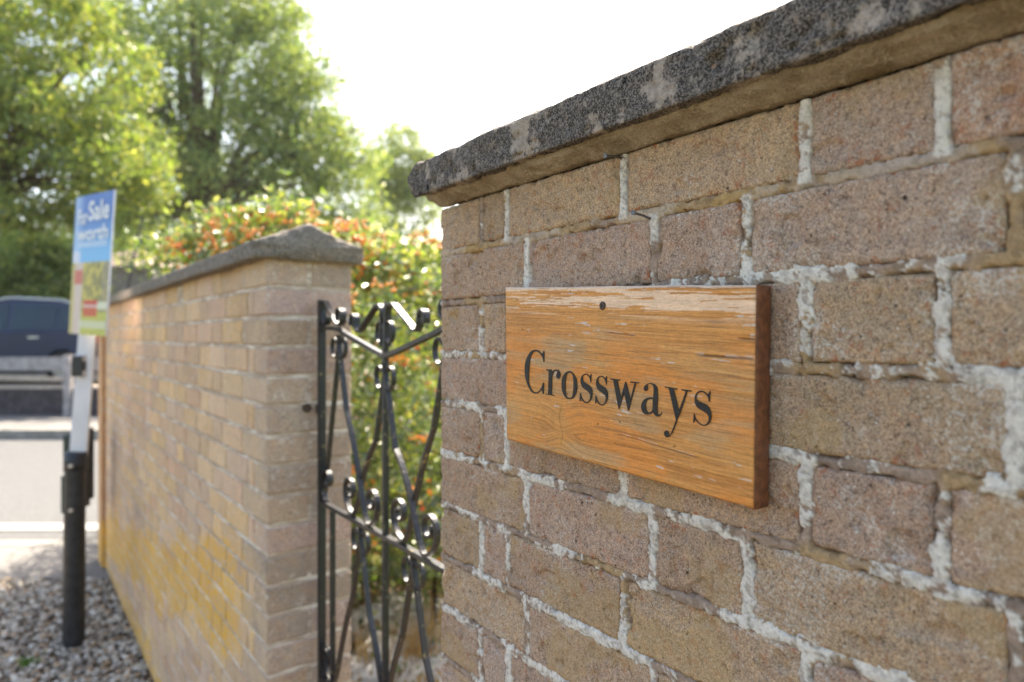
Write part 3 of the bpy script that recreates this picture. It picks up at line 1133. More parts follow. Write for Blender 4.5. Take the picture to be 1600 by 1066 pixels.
G_s3 = [(1168, 224, K), (1181, 229, K), (1173, 320), (1168, 403, K), (1157, 403, K), (1140, 330), (1110, 285), (1070, 252), (1020, 240),
        (975, 260), (950, 310), (952, 358), (988, 395), (1060, 425), (1130, 465), (1175, 530), (1195, 610), (1190, 690), (1165, 755),
        (1120, 795), (1070, 803), (1020, 790), (965, 750), (934, 707), (915, 720), (907, 753, K), (890, 753, K), (900, 680), (904, 603, K),
        (915, 603, K), (927, 660), (965, 725), (1020, 770), (1070, 785), (1120, 765), (1150, 710), (1145, 640), (1105, 590), (1040, 550),
        (965, 500), (925, 430), (918, 360), (930, 290), (965, 240), (1020, 218), (1075, 232), (1120, 268), (1135, 275, K), (1155, 255)]


def smooth_outline(pts, sub=5):
    n = len(pts)
    out = []
    for i in range(n):
        p0, p1, p2, p3 = pts[i - 1], pts[i], pts[(i + 1) % n], pts[(i + 2) % n]
        k1, k2 = len(p1) > 2, len(p2) > 2
        a, b = np.array(p1[:2], float), np.array(p2[:2], float)
        if k1 and k2:
            out.append(tuple(a))
            continue
        m1 = (b - a) if k1 else (b - np.array(p0[:2], float)) / 2
        m2 = (b - a) if k2 else (np.array(p3[:2], float) - a) / 2
        for s_ in range(sub):
            t = s_ / sub
            h1 = 2 * t ** 3 - 3 * t * t + 1
            h2 = t ** 3 - 2 * t * t + t
            h3 = -2 * t ** 3 + 3 * t * t
            h4 = t ** 3 - t * t
            out.append(tuple(a * h1 + m1 * h2 + b * h3 + m2 * h4))
    return out


def letter(outlines, Zf, ch):
    cu = bpy.data.curves.new('letter_outline', 'CURVE')
    cu.dimensions = '2D'
    cu.fill_mode = 'BOTH'
    cu.extrude = 0.0003
    for ol in outlines:
        pts = [pxX(*Zf(p), XB) for p in smooth_outline(ol)]
        sp = cu.splines.new('POLY')
        sp.points.add(len(pts) - 1)
        for q, p in zip(sp.points, pts):
            q.co = (-(p[1] - board.location[1]), p[2] - board.location[2], 0, 1)
        sp.use_cyclic_u = True
    tmp = bpy.data.objects.new('letter_tmp', cu)
    COL.objects.link(tmp)
    dg = bpy.context.evaluated_depsgraph_get()
    me = bpy.data.meshes.new_from_object(tmp.evaluated_get(dg))
    bpy.data.objects.remove(tmp)
    n = len(me.vertices)
    co = np.zeros(n * 3, np.float32)
    me.vertices.foreach_get('co', co)
    co = co.reshape(-1, 3)
    new = np.stack([-co[:, 2] - 0.0006, -co[:, 0], co[:, 1]], -1)
    me.vertices.foreach_set('co', np.ascontiguousarray(new, dtype=np.float32).ravel())
    me.update()
    me.name = 'letter'
    me.materials.clear()
    o = link('letter', me, M['letter'], board)
    o['label'] = 'black painted letter ' + ch
    return o


letter([G_C], Z1, 'C')
letter([G_r], Z1, 'r')
letter([G_o, G_oi], Z2, 'o')
letter([G_s], Z2, 's')
letter([G_s2], Z2, 's')
letter([G_w], Z3, 'w')
letter([G_a, G_ai], Z3, 'a')
letter([G_y], Z4, 'y')
letter([G_s3], Z4, 's')

# cross-head screw near the top edge
sp_ = pxX(941.5, 478, XB)
scr = MB()
scr.tube([sp_ + np.array((0.004, 0, 0)), sp_ + np.array((-0.0004, 0, 0)), sp_ + np.array((-0.0012, 0, 0))], [0.0040, 0.0046, 0.0034], 18)
so = scr.build('screw', M['rust'], board)
for (a, b) in ((0.0022, 0.0005), (0.0005, 0.0022)):
    MB().box(sp_[0] - 0.00145, sp_[0] - 0.0011, sp_[1] - a, sp_[1] + a, sp_[2] - b, sp_[2] + b).build('cross_slot', M['letter'], board)

# ------------------------------------------------------------------ the far wall beyond the gate
P2 = px(417, HY, 1.69)
TH2 = math.atan((800 - 12) / F)
dd = TH2 - TH
far_wall = root('brick_garden_wall', (P2[0], P2[1], 0),
                'long brick wall left of the gate, yellow with lichen, gabled grey coping', 'wall', None, 0)
dirL = np.array((-math.sin(dd), math.cos(dd), 0))      # along the wall, away from the camera
dirT = np.array((math.cos(dd), math.sin(dd), 0))       # through its thickness
far_wall.rotation_euler = (0, 0, dd)
# local frame: +Y along the wall, +X through its thickness
LEN2 = 3.05
ray_ = np.array(px(165, HY, 1.0)) - np.array((0, 0, EYE))
# length to the photo's far end (pixel column 165)
Aeq = np.array([[dirL[0], -ray_[0]], [dirL[1], -ray_[1]]])
LEN2 = float(np.linalg.solve(Aeq, -P2[:2])[0])
TW = 0.222


def loc2(u, t, z):
    return P2 + dirL * u + dirT * t + np.array((0, 0, z - P2[2]))


def proj(p):
    v = np.array(p) - np.array((0, 0, EYE))
    r = v[0] * C_ - v[1] * S
    d = v[0] * S + v[1] * C_
    return 800 + F * r / d, HY - F * v[2] / d, d


BZ2 = [0.194, 0.120]
while BZ2[-1] > -1.46:
    BZ2.append(BZ2[-1] - 0.0744)
cols2 = [(0.56, 0.42, 0.27), (0.50, 0.36, 0.25), (0.47, 0.33, 0.255), (0.52, 0.35, 0.245), (0.58, 0.41, 0.22), (0.45, 0.34, 0.28), (0.55, 0.39, 0.23),
         (0.52, 0.39, 0.29)]
cols_end = [(0.44, 0.345, 0.27), (0.40, 0.32, 0.255), (0.46, 0.35, 0.26), (0.42, 0.31, 0.26)]
variants = {}


def var_mesh(L, H, Dp, v):
    key = (round(L, 3), round(H, 3), round(Dp, 3), v)
    if key not in variants:
        V, Fs = simple_brick(L, H, Dp, hash(key) & 0xffff)
        # local: x along -> +Y, depth -> +X
        me = bpy.data.meshes.new('brick')
        me.from_pydata([(a[1], a[0], a[2]) for a in V], [], [f[::-1] for f in Fs])
        me.update()
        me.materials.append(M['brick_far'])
        variants[key] = (me, [(a[1], a[0], a[2]) for a in V], [f[::-1] for f in Fs])
    return variants[key]


def var_mesh_end(L, H, Dp, v):
    """quoin piece whose showing face is the wall's end: width L through the thickness, Dp along the wall"""
    key = ('e', round(L, 3), round(H, 3), round(Dp, 3), v)
    if key not in variants:
        V, Fs = simple_brick(L, H, Dp, hash(key) & 0xffff)
        me = bpy.data.meshes.new('brick')
        me.from_pydata(V, [], Fs)
        me.update()
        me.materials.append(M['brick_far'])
        variants[key] = (me, V, Fs)
    return variants[key]


def quoin_mesh(L, Wd, H, v):
    """corner brick showing on both faces: chamfered block"""
    key = ('q', round(L, 3), round(Wd, 3), round(H, 3), v)
    if key not in variants:
        c = 0.004
        r = random.Random(v + 7)
        V = [(x + r.uniform(-.001, .001), y + r.uniform(-.001, .001), z) for (x, y, z) in
             ((c, 0, c), (Wd, 0, c), (Wd, 0, H - c), (c, 0, H - c), (0, c, c), (0, L, c), (0, L, H - c), (0, c, H - c))]
        V += [(c, c, 0), (Wd, c, 0), (Wd, L, 0), (c, L, 0), (c, c, H), (Wd, c, H), (Wd, L, H), (c, L, H)]
        Fs = [(0, 1, 2, 3), (5, 4, 7, 6), (4, 0, 3, 7), (8, 9, 1, 0), (8, 4, 5, 11), (8, 0, 4), (3, 2, 13, 12), (12, 15, 6, 7), (12, 7, 3),
              (12, 13, 14, 15), (11, 10, 9, 8), (1, 9, 13, 2), (13, 9, 10, 14), (10, 11, 5, 6, 15, 14)]
        me = bpy.data.meshes.new('brick')
        me.from_pydata(V, [], Fs)
        me.update()
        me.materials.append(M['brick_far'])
        variants[key] = (me, V, Fs)
    return variants[key]


pieces = []
J = 0.010
for c in range(len(BZ2) - 1):
    zt, zb = EYE + BZ2[c], EYE + BZ2[c + 1]
    H = zt - zb - J
    if c == 0:
        H = zt - zb - J + 0.004
    u = 0.0
    z0 = zb + J
    if c % 2 == 0:
        pieces.append(('q', 0, 0, z0, 0.215, 0.1025, H))
        pieces.append(('e', 0, 0.1125, z0, 0.1095, 0.1025, H))
        u = 0.225
        pat = [0.215, 0.1025, 0.215]
    else:
        pieces.append(('q', 0, 0, z0, 0.1025, 0.2215, H))
        pieces.append(('s', 0.1125, 0, z0, 0.05, 0.10, H))
        u = 0.1725
        pat = [0.215, 0.215, 0.1025]
    k = 0
    while u < LEN2 - 0.02:
        L = min(pat[k % 3], LEN2 - u)
        if not (c == 0 and 1.02 < u + L / 2 < 1.13):
            pieces.append(('s', u, 0, z0, L, 0.10, H))
        u += L + J
        k += 1


def size_px(pc):
    typ, u, t, z, L, Wd, H = pc
    a = proj(loc2(u, t, z))
    b = proj(loc2(u + L, t, z + H))
    if a[0] < -50 or a[0] > 1650 or min(a[1], b[1]) > 1066 or b[1] < 0:
        return -1.0 / (1 + a[2])
    w = abs(a[0] - b[0])
    if typ != 's':
        e = proj(loc2(u, t + Wd, z))
        w = max(w, abs(a[0] - e[0]))
    return w * abs(a[1] - b[1])


pieces.sort(key=size_px, reverse=True)
jm = MB()
jc = []
for n_, pc in enumerate(pieces):
    typ, u, t, z, L, Wd, H = pc
    v = n_ % 4
    if typ == 'q':
        me, V, Fs = quoin_mesh(L, Wd, H, v)
    elif typ == 'e':
        me, V, Fs = var_mesh_end(L, H, Wd, v)
    else:
        me, V, Fs = var_mesh(L, H, Wd, v)
    col = [min(.8, v_ * q_) for v_, q_ in zip(random.choice(cols2), (1.22, 1.16, 1.13))]  # long-face bricks lifted and warmed, painting in bounce from the sunlit pavement
    k = random.uniform(0.78, 1.10)
    if typ != 's':
        col = random.choice(cols_end)
    if n_ < 298:
        o = link('brick', me, None, far_wall, (t + random.uniform(-.0012, .0006), u, z))
        o.color = (col[0] * k, col[1] * k, col[2] * k, 1)
    else:
        jm.add([(a[0] + t, a[1] + u, a[2] + z) for a in V], Fs)
        jc += [[col[0] * k, col[1] * k, col[2] * k]] * len(V)
me = bpy.data.meshes.new('brick_far_end')
me.from_pydata(jm.v, [], jm.f)
me.update()
at = me.attributes.new('piece', 'FLOAT_COLOR', 'POINT')
cc_ = np.ones((len(jm.v), 4), np.float32)
cc_[:, :3] = np.array(jc)
at.data.foreach_set('color', cc_.ravel())
o = link('small_far_bricks', me, M['brick_join'], far_wall)
o['kind'] = 'stuff'


def local_box(name, x0, x1, y0, y1, z0, z1, mat, parent):
    m = MB().box(x0, x1, y0, y1, z0, z1)
    me = bpy.data.meshes.new(name)
    me.from_pydata(m.v, [], m.f)
    me.update()
    return link(name, me, mat, parent)


local_box('mortar_core', 0.0032, TW - 0.002, 0.0032, LEN2 - 0.002, -0.05, EYE + BZ2[0] - 0.001, M['mortar_far'], far_wall)
# end pier at the pavement
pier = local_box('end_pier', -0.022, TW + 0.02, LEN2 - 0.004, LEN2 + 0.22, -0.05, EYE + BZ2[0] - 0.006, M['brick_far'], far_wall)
pier.color = (0.50, 0.27, 0.13, 1)

prof2 = [(-0.040, 0.194), (-0.041, 0.2345), (0.104, 0.289), (0.250, 0.2345), (0.250, 0.194)]
cuts = [-0.026, 0.50, 1.05, 1.62, 2.2, 2.78, LEN2 + 0.25]
cuts = [c_ for c_ in cuts if c_ <= LEN2 + 0.25]
for i in range(len(cuts) - 1):
    a0, a1 = cuts[i], cuts[i + 1] - 0.006
    jz = random.uniform(-0.002, 0.002)
    Ls = a1 - a0
    cp = coping('coping_stone', prof2, Ls, lambda a, t, h, a0=a0, jz=jz: (t, a0 + a, EYE + h + jz),
                M['coping2'], near_wall, 0.008, 0.0048, 20 + i, 0.02)
    # built in the wall's own frame
    me = cp.data
    co = np.zeros(len(me.vertices) * 3, np.float32)
    me.vertices.foreach_get('co', co)
    co = co.reshape(-1, 3) + np.array(near_wall.location, dtype=np.float32)
    me.vertices.foreach_set('co', np.ascontiguousarray(co, dtype=np.float32).ravel())
    me.flip_normals()
    me.update()
    cp.parent = far_wall

# ------------------------------------------------------------------ the wrought-iron gate
GX = 0.627
GY0, GY1 = 0.945, 1.70
gate = root('garden_gate', (GX, GY1, 0), 'black wrought-iron garden gate with scrolls hanging between the two brick walls', 'gate')


def gp(y, z, x=0.0):
    return np.array((GX + x, y, EYE + z))


def sweep(pts2, w, t, name='bar', parent=gate, square=False, x0=0.0):
    """flat strap (w across the gate plane, t thick) following points (y, z) in the gate's plane"""
    pts = [np.array(p, float) for p in pts2]
    m = MB()
    n = len(pts)
    for i in range(n):
        tg = pts[min(i + 1, n - 1)] - pts[max(i - 1, 0)]
        tg = tg / (np.linalg.norm(tg) + 1e-9)
        nr = np.array((-tg[1], tg[0]))
        for (sx, sn) in ((-1, -1), (1, -1), (1, 1), (-1, 1)):
            q = pts[i] + nr * sn * t / 2
            m.v.append(tuple(gp(q[0], q[1], x0 + sx * w / 2)))
    for i in range(n - 1):
        for k in range(4):
            k2 = (k + 1) % 4
            m.f.append((i * 4 + k, i * 4 + k2, (i + 1) * 4 + k2, (i + 1) * 4 + k))
    m.f.append((3, 2, 1, 0))
    b = (n - 1) * 4
    m.f.append((b, b + 1, b + 2, b + 3))
    return m.build(name, M['iron'], parent, False, 0.0012 if t > 0.008 else 0.0007)


def spiral(cx, cz, r0, r1, a0, a1, n=26):
    out = []
    for i in range(n + 1):
        k = i / n
        a = math.radians(a0 + (a1 - a0) * k)
        r = r0 + (r1 - r0) * k
        out.append((cx + r * math.cos(a), cz + r * math.sin(a)))
    return out


def bez(p0, p1, p2, p3, n=12):
    out = []
    for i in range(n + 1):
        t = i / n
        out.append(tuple(np.array(p0) * (1 - t) ** 3 + 3 * np.array(p1) * t * (1 - t) ** 2 + 3 * np.array(p2) * t * t * (1 - t) + np.array(p3) * t ** 3))
    return out


YC = (GY0 + GY1) / 2 + 0.003
NP = 0.256
N1, N2, N3 = YC + NP, YC, YC - NP
# stiles
sweep([(GY1, -1.42), (GY1, 0.095)], 0.018, 0.016, 'stile')
sweep([(GY0, -1.42), (GY0, 0.095)], 0.018, 0.016, 'stile')
sweep([(GY1 - 0.075, -0.43), (GY1 - 0.075, -1.40)], 0.012, 0.012, 'bar')
sweep([(GY0 + 0.075, -0.43), (GY0 + 0.075, -1.40)], 0.012, 0.012, 'bar')
# top rail: level at the stiles, dipping in a V to the middle
for s_ in (1, -1):
    e_ = GY1 if s_ > 0 else GY0
    n_ = N1 if s_ > 0 else N3
    sweep([(e_, 0.022), (n_ + s_ * 0.03, 0.022), (n_, 0.019), (n_ - s_ * 0.03, 0.010), (YC + s_ * 0.05, -0.030), (YC, -0.040)], 0.014, 0.010, 'top_rail')
for z_ in (-0.420, -0.865, -1.38):
    sweep([(GY1, z_), (GY0, z_ - 0.003)], 0.016, 0.010, 'cross_rail')
# centre bar with its spear point
sweep([(YC, -1.38), (YC, 0.030)], 0.012, 0.012, 'centre_bar')
sp = MB()
b_ = [gp(YC, 0.03), gp(YC, 0.052), gp(YC, 0.078)]
sp.tube(b_, [0.006, 0.0095, 0.0008], 8)
sp.build('spear_point', M['iron'], gate)


def tier(zt, zb, nodes, ncurl, drop_first=False):
    H_ = zt - zb
    for i, ny in enumerate(nodes):
        for s_ in (1, -1):
            # s_>0 leans to the far (left) side
            foot = ny + s_ * 0.178
            z0 = zt - 0.012 - (0.055 if (abs(ny - YC) < 0.01 and zt > -0.1) else 0.0)
            if foot > GY1 - 0.006 or foot < GY0 + 0.006:
                foot2 = GY1 - 0.012 if s_ > 0 else GY0 + 0.012
                sweep([(ny + s_ * 0.006, z0), (foot2, zb + 0.02)], 0.011, 0.008, 'bar', x0=0.004 * s_)
                continue
            p = [(ny + s_ * 0.006, z0)]
            p += bez((ny + s_ * 0.055, z0 - (H_ * 0.38)), (ny + s_ * 0.132, zb + 0.13), (ny + s_ * 0.146, zb + 0.024), (foot, zb + 0.008), 14)
            # curl up and back over in a scroll
            q0 = np.array((foot, zb + 0.008))
            cx = foot + s_ * 0.020
            cz = zb + 0.062
            p += bez(q0, q0 + np.array((s_ * 0.024, 0.0)), (cx + s_ * 0.034, cz - 0.028), (cx + s_ * 0.029, cz + 0.002), 9)[1:]
            a0, a1 = (0, 400) if s_ > 0 else (180, -220)
            p += spiral(cx, cz, 0.029, 0.010, a0, a1, 26)[1:]
            sweep(p, 0.012, 0.0065, 'scroll_bar', x0=0.004 * s_)


tier(0.0, -0.420, [N1, N2, N3], 3)
tier(-0.425, -0.865, [YC + NP / 2, YC - NP / 2], 2)
tier(-0.87, -1.38, [N1, N2, N3], 3)
# a short scroll against the stile
for zz_ in (-0.42, -0.865):
    p = [(GY1 - 0.030, zz_ + 0.006)] + bez((GY1 - 0.032, zz_ + 0.008), (GY1 - 0.010, zz_ + 0.02), (GY1 - 0.005, zz_ + 0.05), (GY1 - 0.020, zz_ + 0.075), 6)
    p += spiral(GY1 - 0.042, zz_ + 0.062, 0.026, 0.008, 30, 380)[1:]
    sweep(p, 0.014, 0.005, 'scroll')


def cpair(y, z, r=0.0195, up=False):
    """two small C scrolls back to back, hanging under (or standing on) a rail"""
    for s_ in (1, -1):
        r = r * 1.12 if s_ > 0 else r
        k = 1 if up else -1
        top = [(y + s_ * (r * 1.0 + r * math.cos(math.radians(a))), z + k * (r + r * math.sin(math.radians(a)) * 1.0)) for a in ()]
        p = []
        for i in range(30):
            a = 180 - 330 * i / 29
            rr = r * (1.0 - 0.35 * i / 29)
            p.append((y + s_ * (r * 1.12 + rr * math.cos(math.radians(a))), z + k * (r * 1.4) + (-k) * rr * 1.35 * math.sin(math.radians(a)) * -1 * (1 if up else 1)))
        sweep(p, 0.011, 0.0032, 'c_scroll', x0=-0.001)
    m = MB()
    m.tube([gp(y, z + (0.008 if up else -0.002), 0), gp(y, z + (0.05 if up else -0.045), 0)], [0.0085, 0.006], 8).build('collar', M['iron'], gate)


for ny in (N1, N3):
    cpair(ny, 0.008)
cpair(N2, -0.052)
for ny in (YC + NP / 2, YC - NP / 2):
    cpair(ny, -0.428)
for ny in (N1, N2, N3):
    cpair(ny, -0.873)
cpair(N2, -0.020, 0.018, True)
# leaning S scrolls along the top
for s_, e_ in ((1, GY1), (-1, GY0)):
    a = e_ - s_ * 0.008
    p = spiral(a - s_ * 0.022, 0.048, 0.008, 0.022, (200 if s_ < 0 else -20), (200 - 330) if s_ < 0 else (-20 + 330), 20)[::1]
    p = [(a - s_ * (0.022 - 0.014 * math.cos(t_)), 0.045 + 0.012 * math.sin(t_)) for t_ in np.linspace(-3.6, -0.4, 12)]
    p += bez(p[-1], (a + s_ * 0.004, 0.075), (a - s_ * 0.004, 0.094), (a - s_ * 0.020, 0.090), 8)[1:]
    p += [(a - s_ * 0.095, 0.034)]
    cx = a - s_ * 0.116
    p += bez((a - s_ * 0.095, 0.034), (a - s_ * 0.108, 0.024), (cx - s_ * 0.022, 0.030), (cx - s_ * 0.020, 0.052), 8)[1:]
    p += [(cx + (-s_ * 0.020 * math.cos(t_)) * (1 - .3 * t_ / 4), 0.052 + 0.018 * math.sin(t_) * (1 - .3 * t_ / 4)) for t_ in np.linspace(0.2, 4.2, 14)]
    sweep(p, 0.016, 0.0055, 'leaning_scroll')
    # the inner one leans the other way, up to the spear
    i0 = YC + s_ * 0.150
    p = [(i0 + s_ * (0.016 + 0.013 * math.cos(t_)), 0.036 + 0.016 * math.sin(t_)) for t_ in np.linspace(-0.6, 3.4, 14)]
    p += bez(p[-1], (i0 + s_ * 0.002, 0.010), (i0 - s_ * 0.018, 0.008), (i0 - s_ * 0.030, 0.022), 8)[1:]
    p += [(YC + s_ * 0.052, 0.062)]
    p += bez((YC + s_ * 0.052, 0.062), (YC + s_ * 0.038, 0.074), (YC + s_ * 0.012, 0.074), (YC + s_ * 0.010, 0.045), 8)[1:]
    p += [(YC + s_ * 0.010, -0.02)]
    sweep(p, 0.016, 0.0055, 'leaning_scroll')
# hinge let into the far wall
hg = root('gate_hinge', gp(GY1, -0.185), 'rusty gate hinge let into the end of the far brick wall', 'hinge')
MB().tube([gp(GY1 + 0.012, -0.205, 0.002), gp(GY1 + 0.012, -0.165, 0.002)], 0.008, 10).build('pin', M['rust'], hg)
MB().box(GX - 0.006, GX + 0.010, GY1 + 0.014, GY1 + 0.045, EYE - 0.195, EYE - 0.175).build('strap', M['rust'], hg)
MB().tube([gp(GY1 + 0.022, -0.182, -0.03), gp(GY1 + 0.030, -0.182, -0.03)], 0.012, 10).build('plug', M['rust'], hg)


# ------------------------------------------------------------------ foliage
def leaf_mesh(cent, size, col, aspect=0.45, seed=0, upbias=0.0):
    r = np.random.default_rng(seed)
    n = len(cent)
    a = r.normal(size=(n, 3))
    a /= np.linalg.norm(a, axis=1, keepdims=True)
    b = r.normal(size=(n, 3))
    b[:, 2] += upbias
    b -= a * (a * b).sum(1, keepdims=True)
    b /= np.linalg.norm(b, axis=1, keepdims=True)
    sz = size * r.uniform(0.6, 1.3, (n, 1))
    nrm = np.cross(a, b)
    v = np.stack([cent - a * sz * 0.5, cent + b * sz * aspect * 0.5 + nrm * sz * 0.08, cent + a * sz * 0.5, cent - b * sz * aspect * 0.5 + nrm * sz * 0.08], 1)
    f = np.arange(n * 4).reshape(n, 4)
    return v.reshape(-1, 3), f, np.repeat(col, 4, axis=0)


def colour_mix(n, cols, w, var, seed):
    r = np.random.default_rng(seed)
    c = np.array(cols)[r.choice(len(cols), n, p=np.array(w) / sum(w))]
    return np.clip(c * r.uniform(1 - var, 1 + var, (n, 1)), 0.002, 1)


def blob_points(lobes, n_cl, per, spread, seed, shell=0.55):
    """clump centres through ellipsoid lobes (mostly near their surface), then leaves round each clump"""
    r = np.random.default_rng(seed)
    vol = np.array([l[3] * l[4] * l[5] for l in lobes]) ** 0.55
    pick = r.choice(len(lobes), n_cl, p=vol / vol.sum())
    L = np.array(lobes)[pick]
    d = r.normal(size=(n_cl, 3))
    d /= np.linalg.norm(d, axis=1, keepdims=True)
    rad = np.where(r.random(n_cl) < shell, r.uniform(0.78, 1.0, n_cl), r.uniform(0.25, 0.9, n_cl))
    cl = np.stack([L[:, 0] + d[:, 0] * rad * L[:, 3], L[:, 1] + d[:, 1] * rad * L[:, 4], L[:, 2] + d[:, 2] * rad * L[:, 5]], -1)
    pts = np.repeat(cl, per, 0)
    sp_ = np.repeat(r.uniform(0.6, 1.4, (n_cl, 1)), per, 0) * spread
    pts = pts + r.normal(size=pts.shape) * sp_ * np.array((1, 1, 0.7))
    return cl, pts


def tree(name, label, base, lobes, n_cl, per, spread, leaf, cols, w, seed, trunk_r=0.2, cat='tree', group=None, aspect=0.5, limbs=14, trans='leaf', fork=None):
    """lobes in (r, d, z, rr, rd, rz)"""
    rt = root(name, W(base[0], base[1], base[2]), label, cat, group)
    cl, pts = blob_points(lobes, n_cl, per, spread, seed)
    toW = lambda P: np.stack([P[:, 0] * C_ + P[:, 1] * S, -P[:, 0] * S + P[:, 1] * C_, P[:, 2]], -1)
    ptsW = toW(pts)
    V, Fc, Cc = leaf_mesh(ptsW, leaf, colour_mix(len(ptsW), cols, w, 0.3, seed), aspect, seed)
    off = np.array(rt.location)
    o = link('crown', mesh_np('crown', V - off, Fc, {'lc': Cc}, False), M[trans], rt)
    if trunk_r:
        m = MB()
        r = random.Random(seed)
        b0 = W(*base)
        cz = np.mean([l[2] for l in lobes])
        cr = np.mean([l[0] for l in lobes])
        cd_ = np.mean([l[1] for l in lobes])
        f_ = fork if fork else (base[0] * 0.6 + cr * 0.4, base[1] * 0.6 + cd_ * 0.4, base[2] + (cz - base[2]) * 0.45)
        fk = W(*f_)
        mid = (b0 + fk) / 2 + np.array((r.uniform(-.1, .1), r.uniform(-.1, .1), 0))
        m.tube([b0 - np.array((0, 0, 0.1)), mid, fk], [trunk_r * 1.25, trunk_r, trunk_r * 0.8], 10)
        clW = toW(cl)
        idx = r.sample(range(len(clW)), min(limbs, len(clW)))
        for i in idx:
            e = clW[i]
            q = fk + (e - fk) * 0.45 + np.array((r.uniform(-.4, .4), r.uniform(-.4, .4), 0.12 * np.linalg.norm(e - fk)))
            m.tube([fk, q, e], [trunk_r * 0.5, trunk_r * 0.25, trunk_r * 0.06], 6)
        m.build('trunk', M['bark'], rt, True)
    return rt


# the pyracantha behind the wall: dense, orange-berried
def shrub():
    rt = root('berry_shrub', W(-1.6, 5.0, 0), 'dense green shrub covered in orange berries behind the gate and far wall', 'shrub')
    off = np.array(rt.location)
    # in wall coordinates: (x, y, z, rx, ry, rz) world
    lobes = [(1.75, 3.2, 1.05, .62, .75, .92), (1.55, 4.0, 1.15, .60, .8, .98), (1.50, 4.9, 1.25, .60, .8, .98), (1.35, 5.7, 1.25, .45, .7, .92),
             (2.4, 3.8, 1.1, .7, .7, .88), (1.40, 6.3, 1.2, .40, .45, .85), (2.45, 3.1, .95, .5, .5, .80), (1.95, 3.95, .5, .7, .7, .5), (1.65, 3.1, .72, .55, .6, .40), (1.2, 3.6, .6, .35, .7, .45), (2.6, 4.9, .6, .9, .7, .6), (1.6, 4.9, .5, .6, .7, .5), (1.55, 5.2, 1.75, .35, .5, .62)]
    for (x, y, d_, R_) in ((252, 408, 4.15, .08), (292, 396, 4.15, .12), (330, 378, 4.15, .17), (385, 368, 4.1, .18), (440, 362, 4.1, .16), (325, 340, 4.15, .06), (455, 342, 4.1, .07), (235, 385, 4.15, .04), (340, 400, 4.0, .25),
                           (400, 395, 3.9, .28), (460, 385, 3.8, .28), (520, 400, 3.8, .25), (590, 410, 3.9, .22), (665, 420, 3.8, .22)):
        p_ = px(x, y, d_)
        lobes.append((p_[0], p_[1], p_[2], R_, R_, R_ * .8))
    cl, pts = blob_points(lobes, 2300, 34, 0.07, 5, 0.8)
    ok = pts[:, 2] > 0.06
    pts = pts[ok]
    V, Fc, Cc = leaf_mesh(pts, 0.048, colour_mix(len(pts), [(0.21, 0.27, 0.05), (0.11, 0.18, 0.03), (0.36, 0.37, 0.11), (0.05, 0.095, 0.02)], [4, 4, 2, 3], 0.3, 6), 0.42, 5)
    o = link('leaves', mesh_np('leaves', V - off, Fc, {'lc': Cc}, False), M['leaf_gloss'], rt)
    o['kind'] = 'stuff'
    # berries in bunches near the surface
    r = np.random.default_rng(9)
    cl2, b = blob_points(lobes, 700, 9, 0.030, 12, 0.97)
    top = b[:, 2] > 0.45
    b = b[top]
    cl3, b3 = blob_points(lobes[13:], 130, 11, 0.026, 13, 1.0)
    b = np.concatenate([b, b3 + np.array((0, 0, 0.02))])
    ico_v, ico_f = [], []
    t = (1 + 5 ** .5) / 2
    iv = np.array([(-1, t, 0), (1, t, 0), (-1, -t, 0), (1, -t, 0), (0, -1, t), (0, 1, t), (0, -1, -t), (0, 1, -t), (t, 0, -1), (t, 0, 1), (-t, 0, -1), (-t, 0, 1)])
    iv = iv / np.linalg.norm(iv[0])
    iff = np.array([(0, 11, 5), (0, 5, 1), (0, 1, 7), (0, 7, 10), (0, 10, 11), (1, 5, 9), (5, 11, 4), (11, 10, 2), (10, 7, 6), (7, 1, 8), (3, 9, 4), (3, 4, 2),
                    (3, 2, 6), (3, 6, 8), (3, 8, 9), (4, 9, 5), (2, 4, 11), (6, 2, 10), (8, 6, 7), (9, 8, 1)])
    n = len(b)
    sz = r.uniform(0.007, 0.0115, (n, 1, 1))
    Vb = (iv[None] * sz + b[:, None, :]).reshape(-1, 3)
    Fb = (iff[None] + (np.arange(n) * 12)[:, None, None]).reshape(-1, 3)
    cb = np.repeat(colour_mix(n, [(0.76, 0.20, 0.025), (0.84, 0.30, 0.04), (0.60, 0.09, 0.015)], [4, 4, 1], .15, 8), 12, 0)
    o = link('berries', mesh_np('berries', Vb - off, Fb, {'pcol': cb}), M['berry'], rt)
    o['kind'] = 'stuff'
    m = MB()
    rr = random.Random(4)
    for k in range(15):
        l = lobes[k % 8]
        bx, by = l[0] + rr.uniform(-.2, .2), l[1] + rr.uniform(-.3, .3)
        tx, ty = l[0] + rr.uniform(-.5, .5), l[1] + rr.uniform(-.6, .6)
        m.tube([(bx, by, -0.02), ((bx + tx) / 2, (by + ty) / 2, 0.7), (tx, ty, 1.2 + rr.uniform(0, .7))], [0.016, 0.011, 0.004], 5)
    m.build('stems', M['stem'], rt, True)


shrub()

# ------------------------------------------------------------------ trees
YG = [(0.20, 0.27, 0.06), (0.16, 0.22, 0.05), (0.31, 0.32, 0.085), (0.08, 0.13, 0.04)]
MG = [(0.22, 0.29, 0.09), (0.15, 0.22, 0.075), (0.34, 0.38, 0.13), (0.09, 0.14, 0.055)]
DG = [(0.20, 0.27, 0.08), (0.14, 0.21, 0.065), (0.28, 0.33, 0.10), (0.08, 0.13, 0.05)]

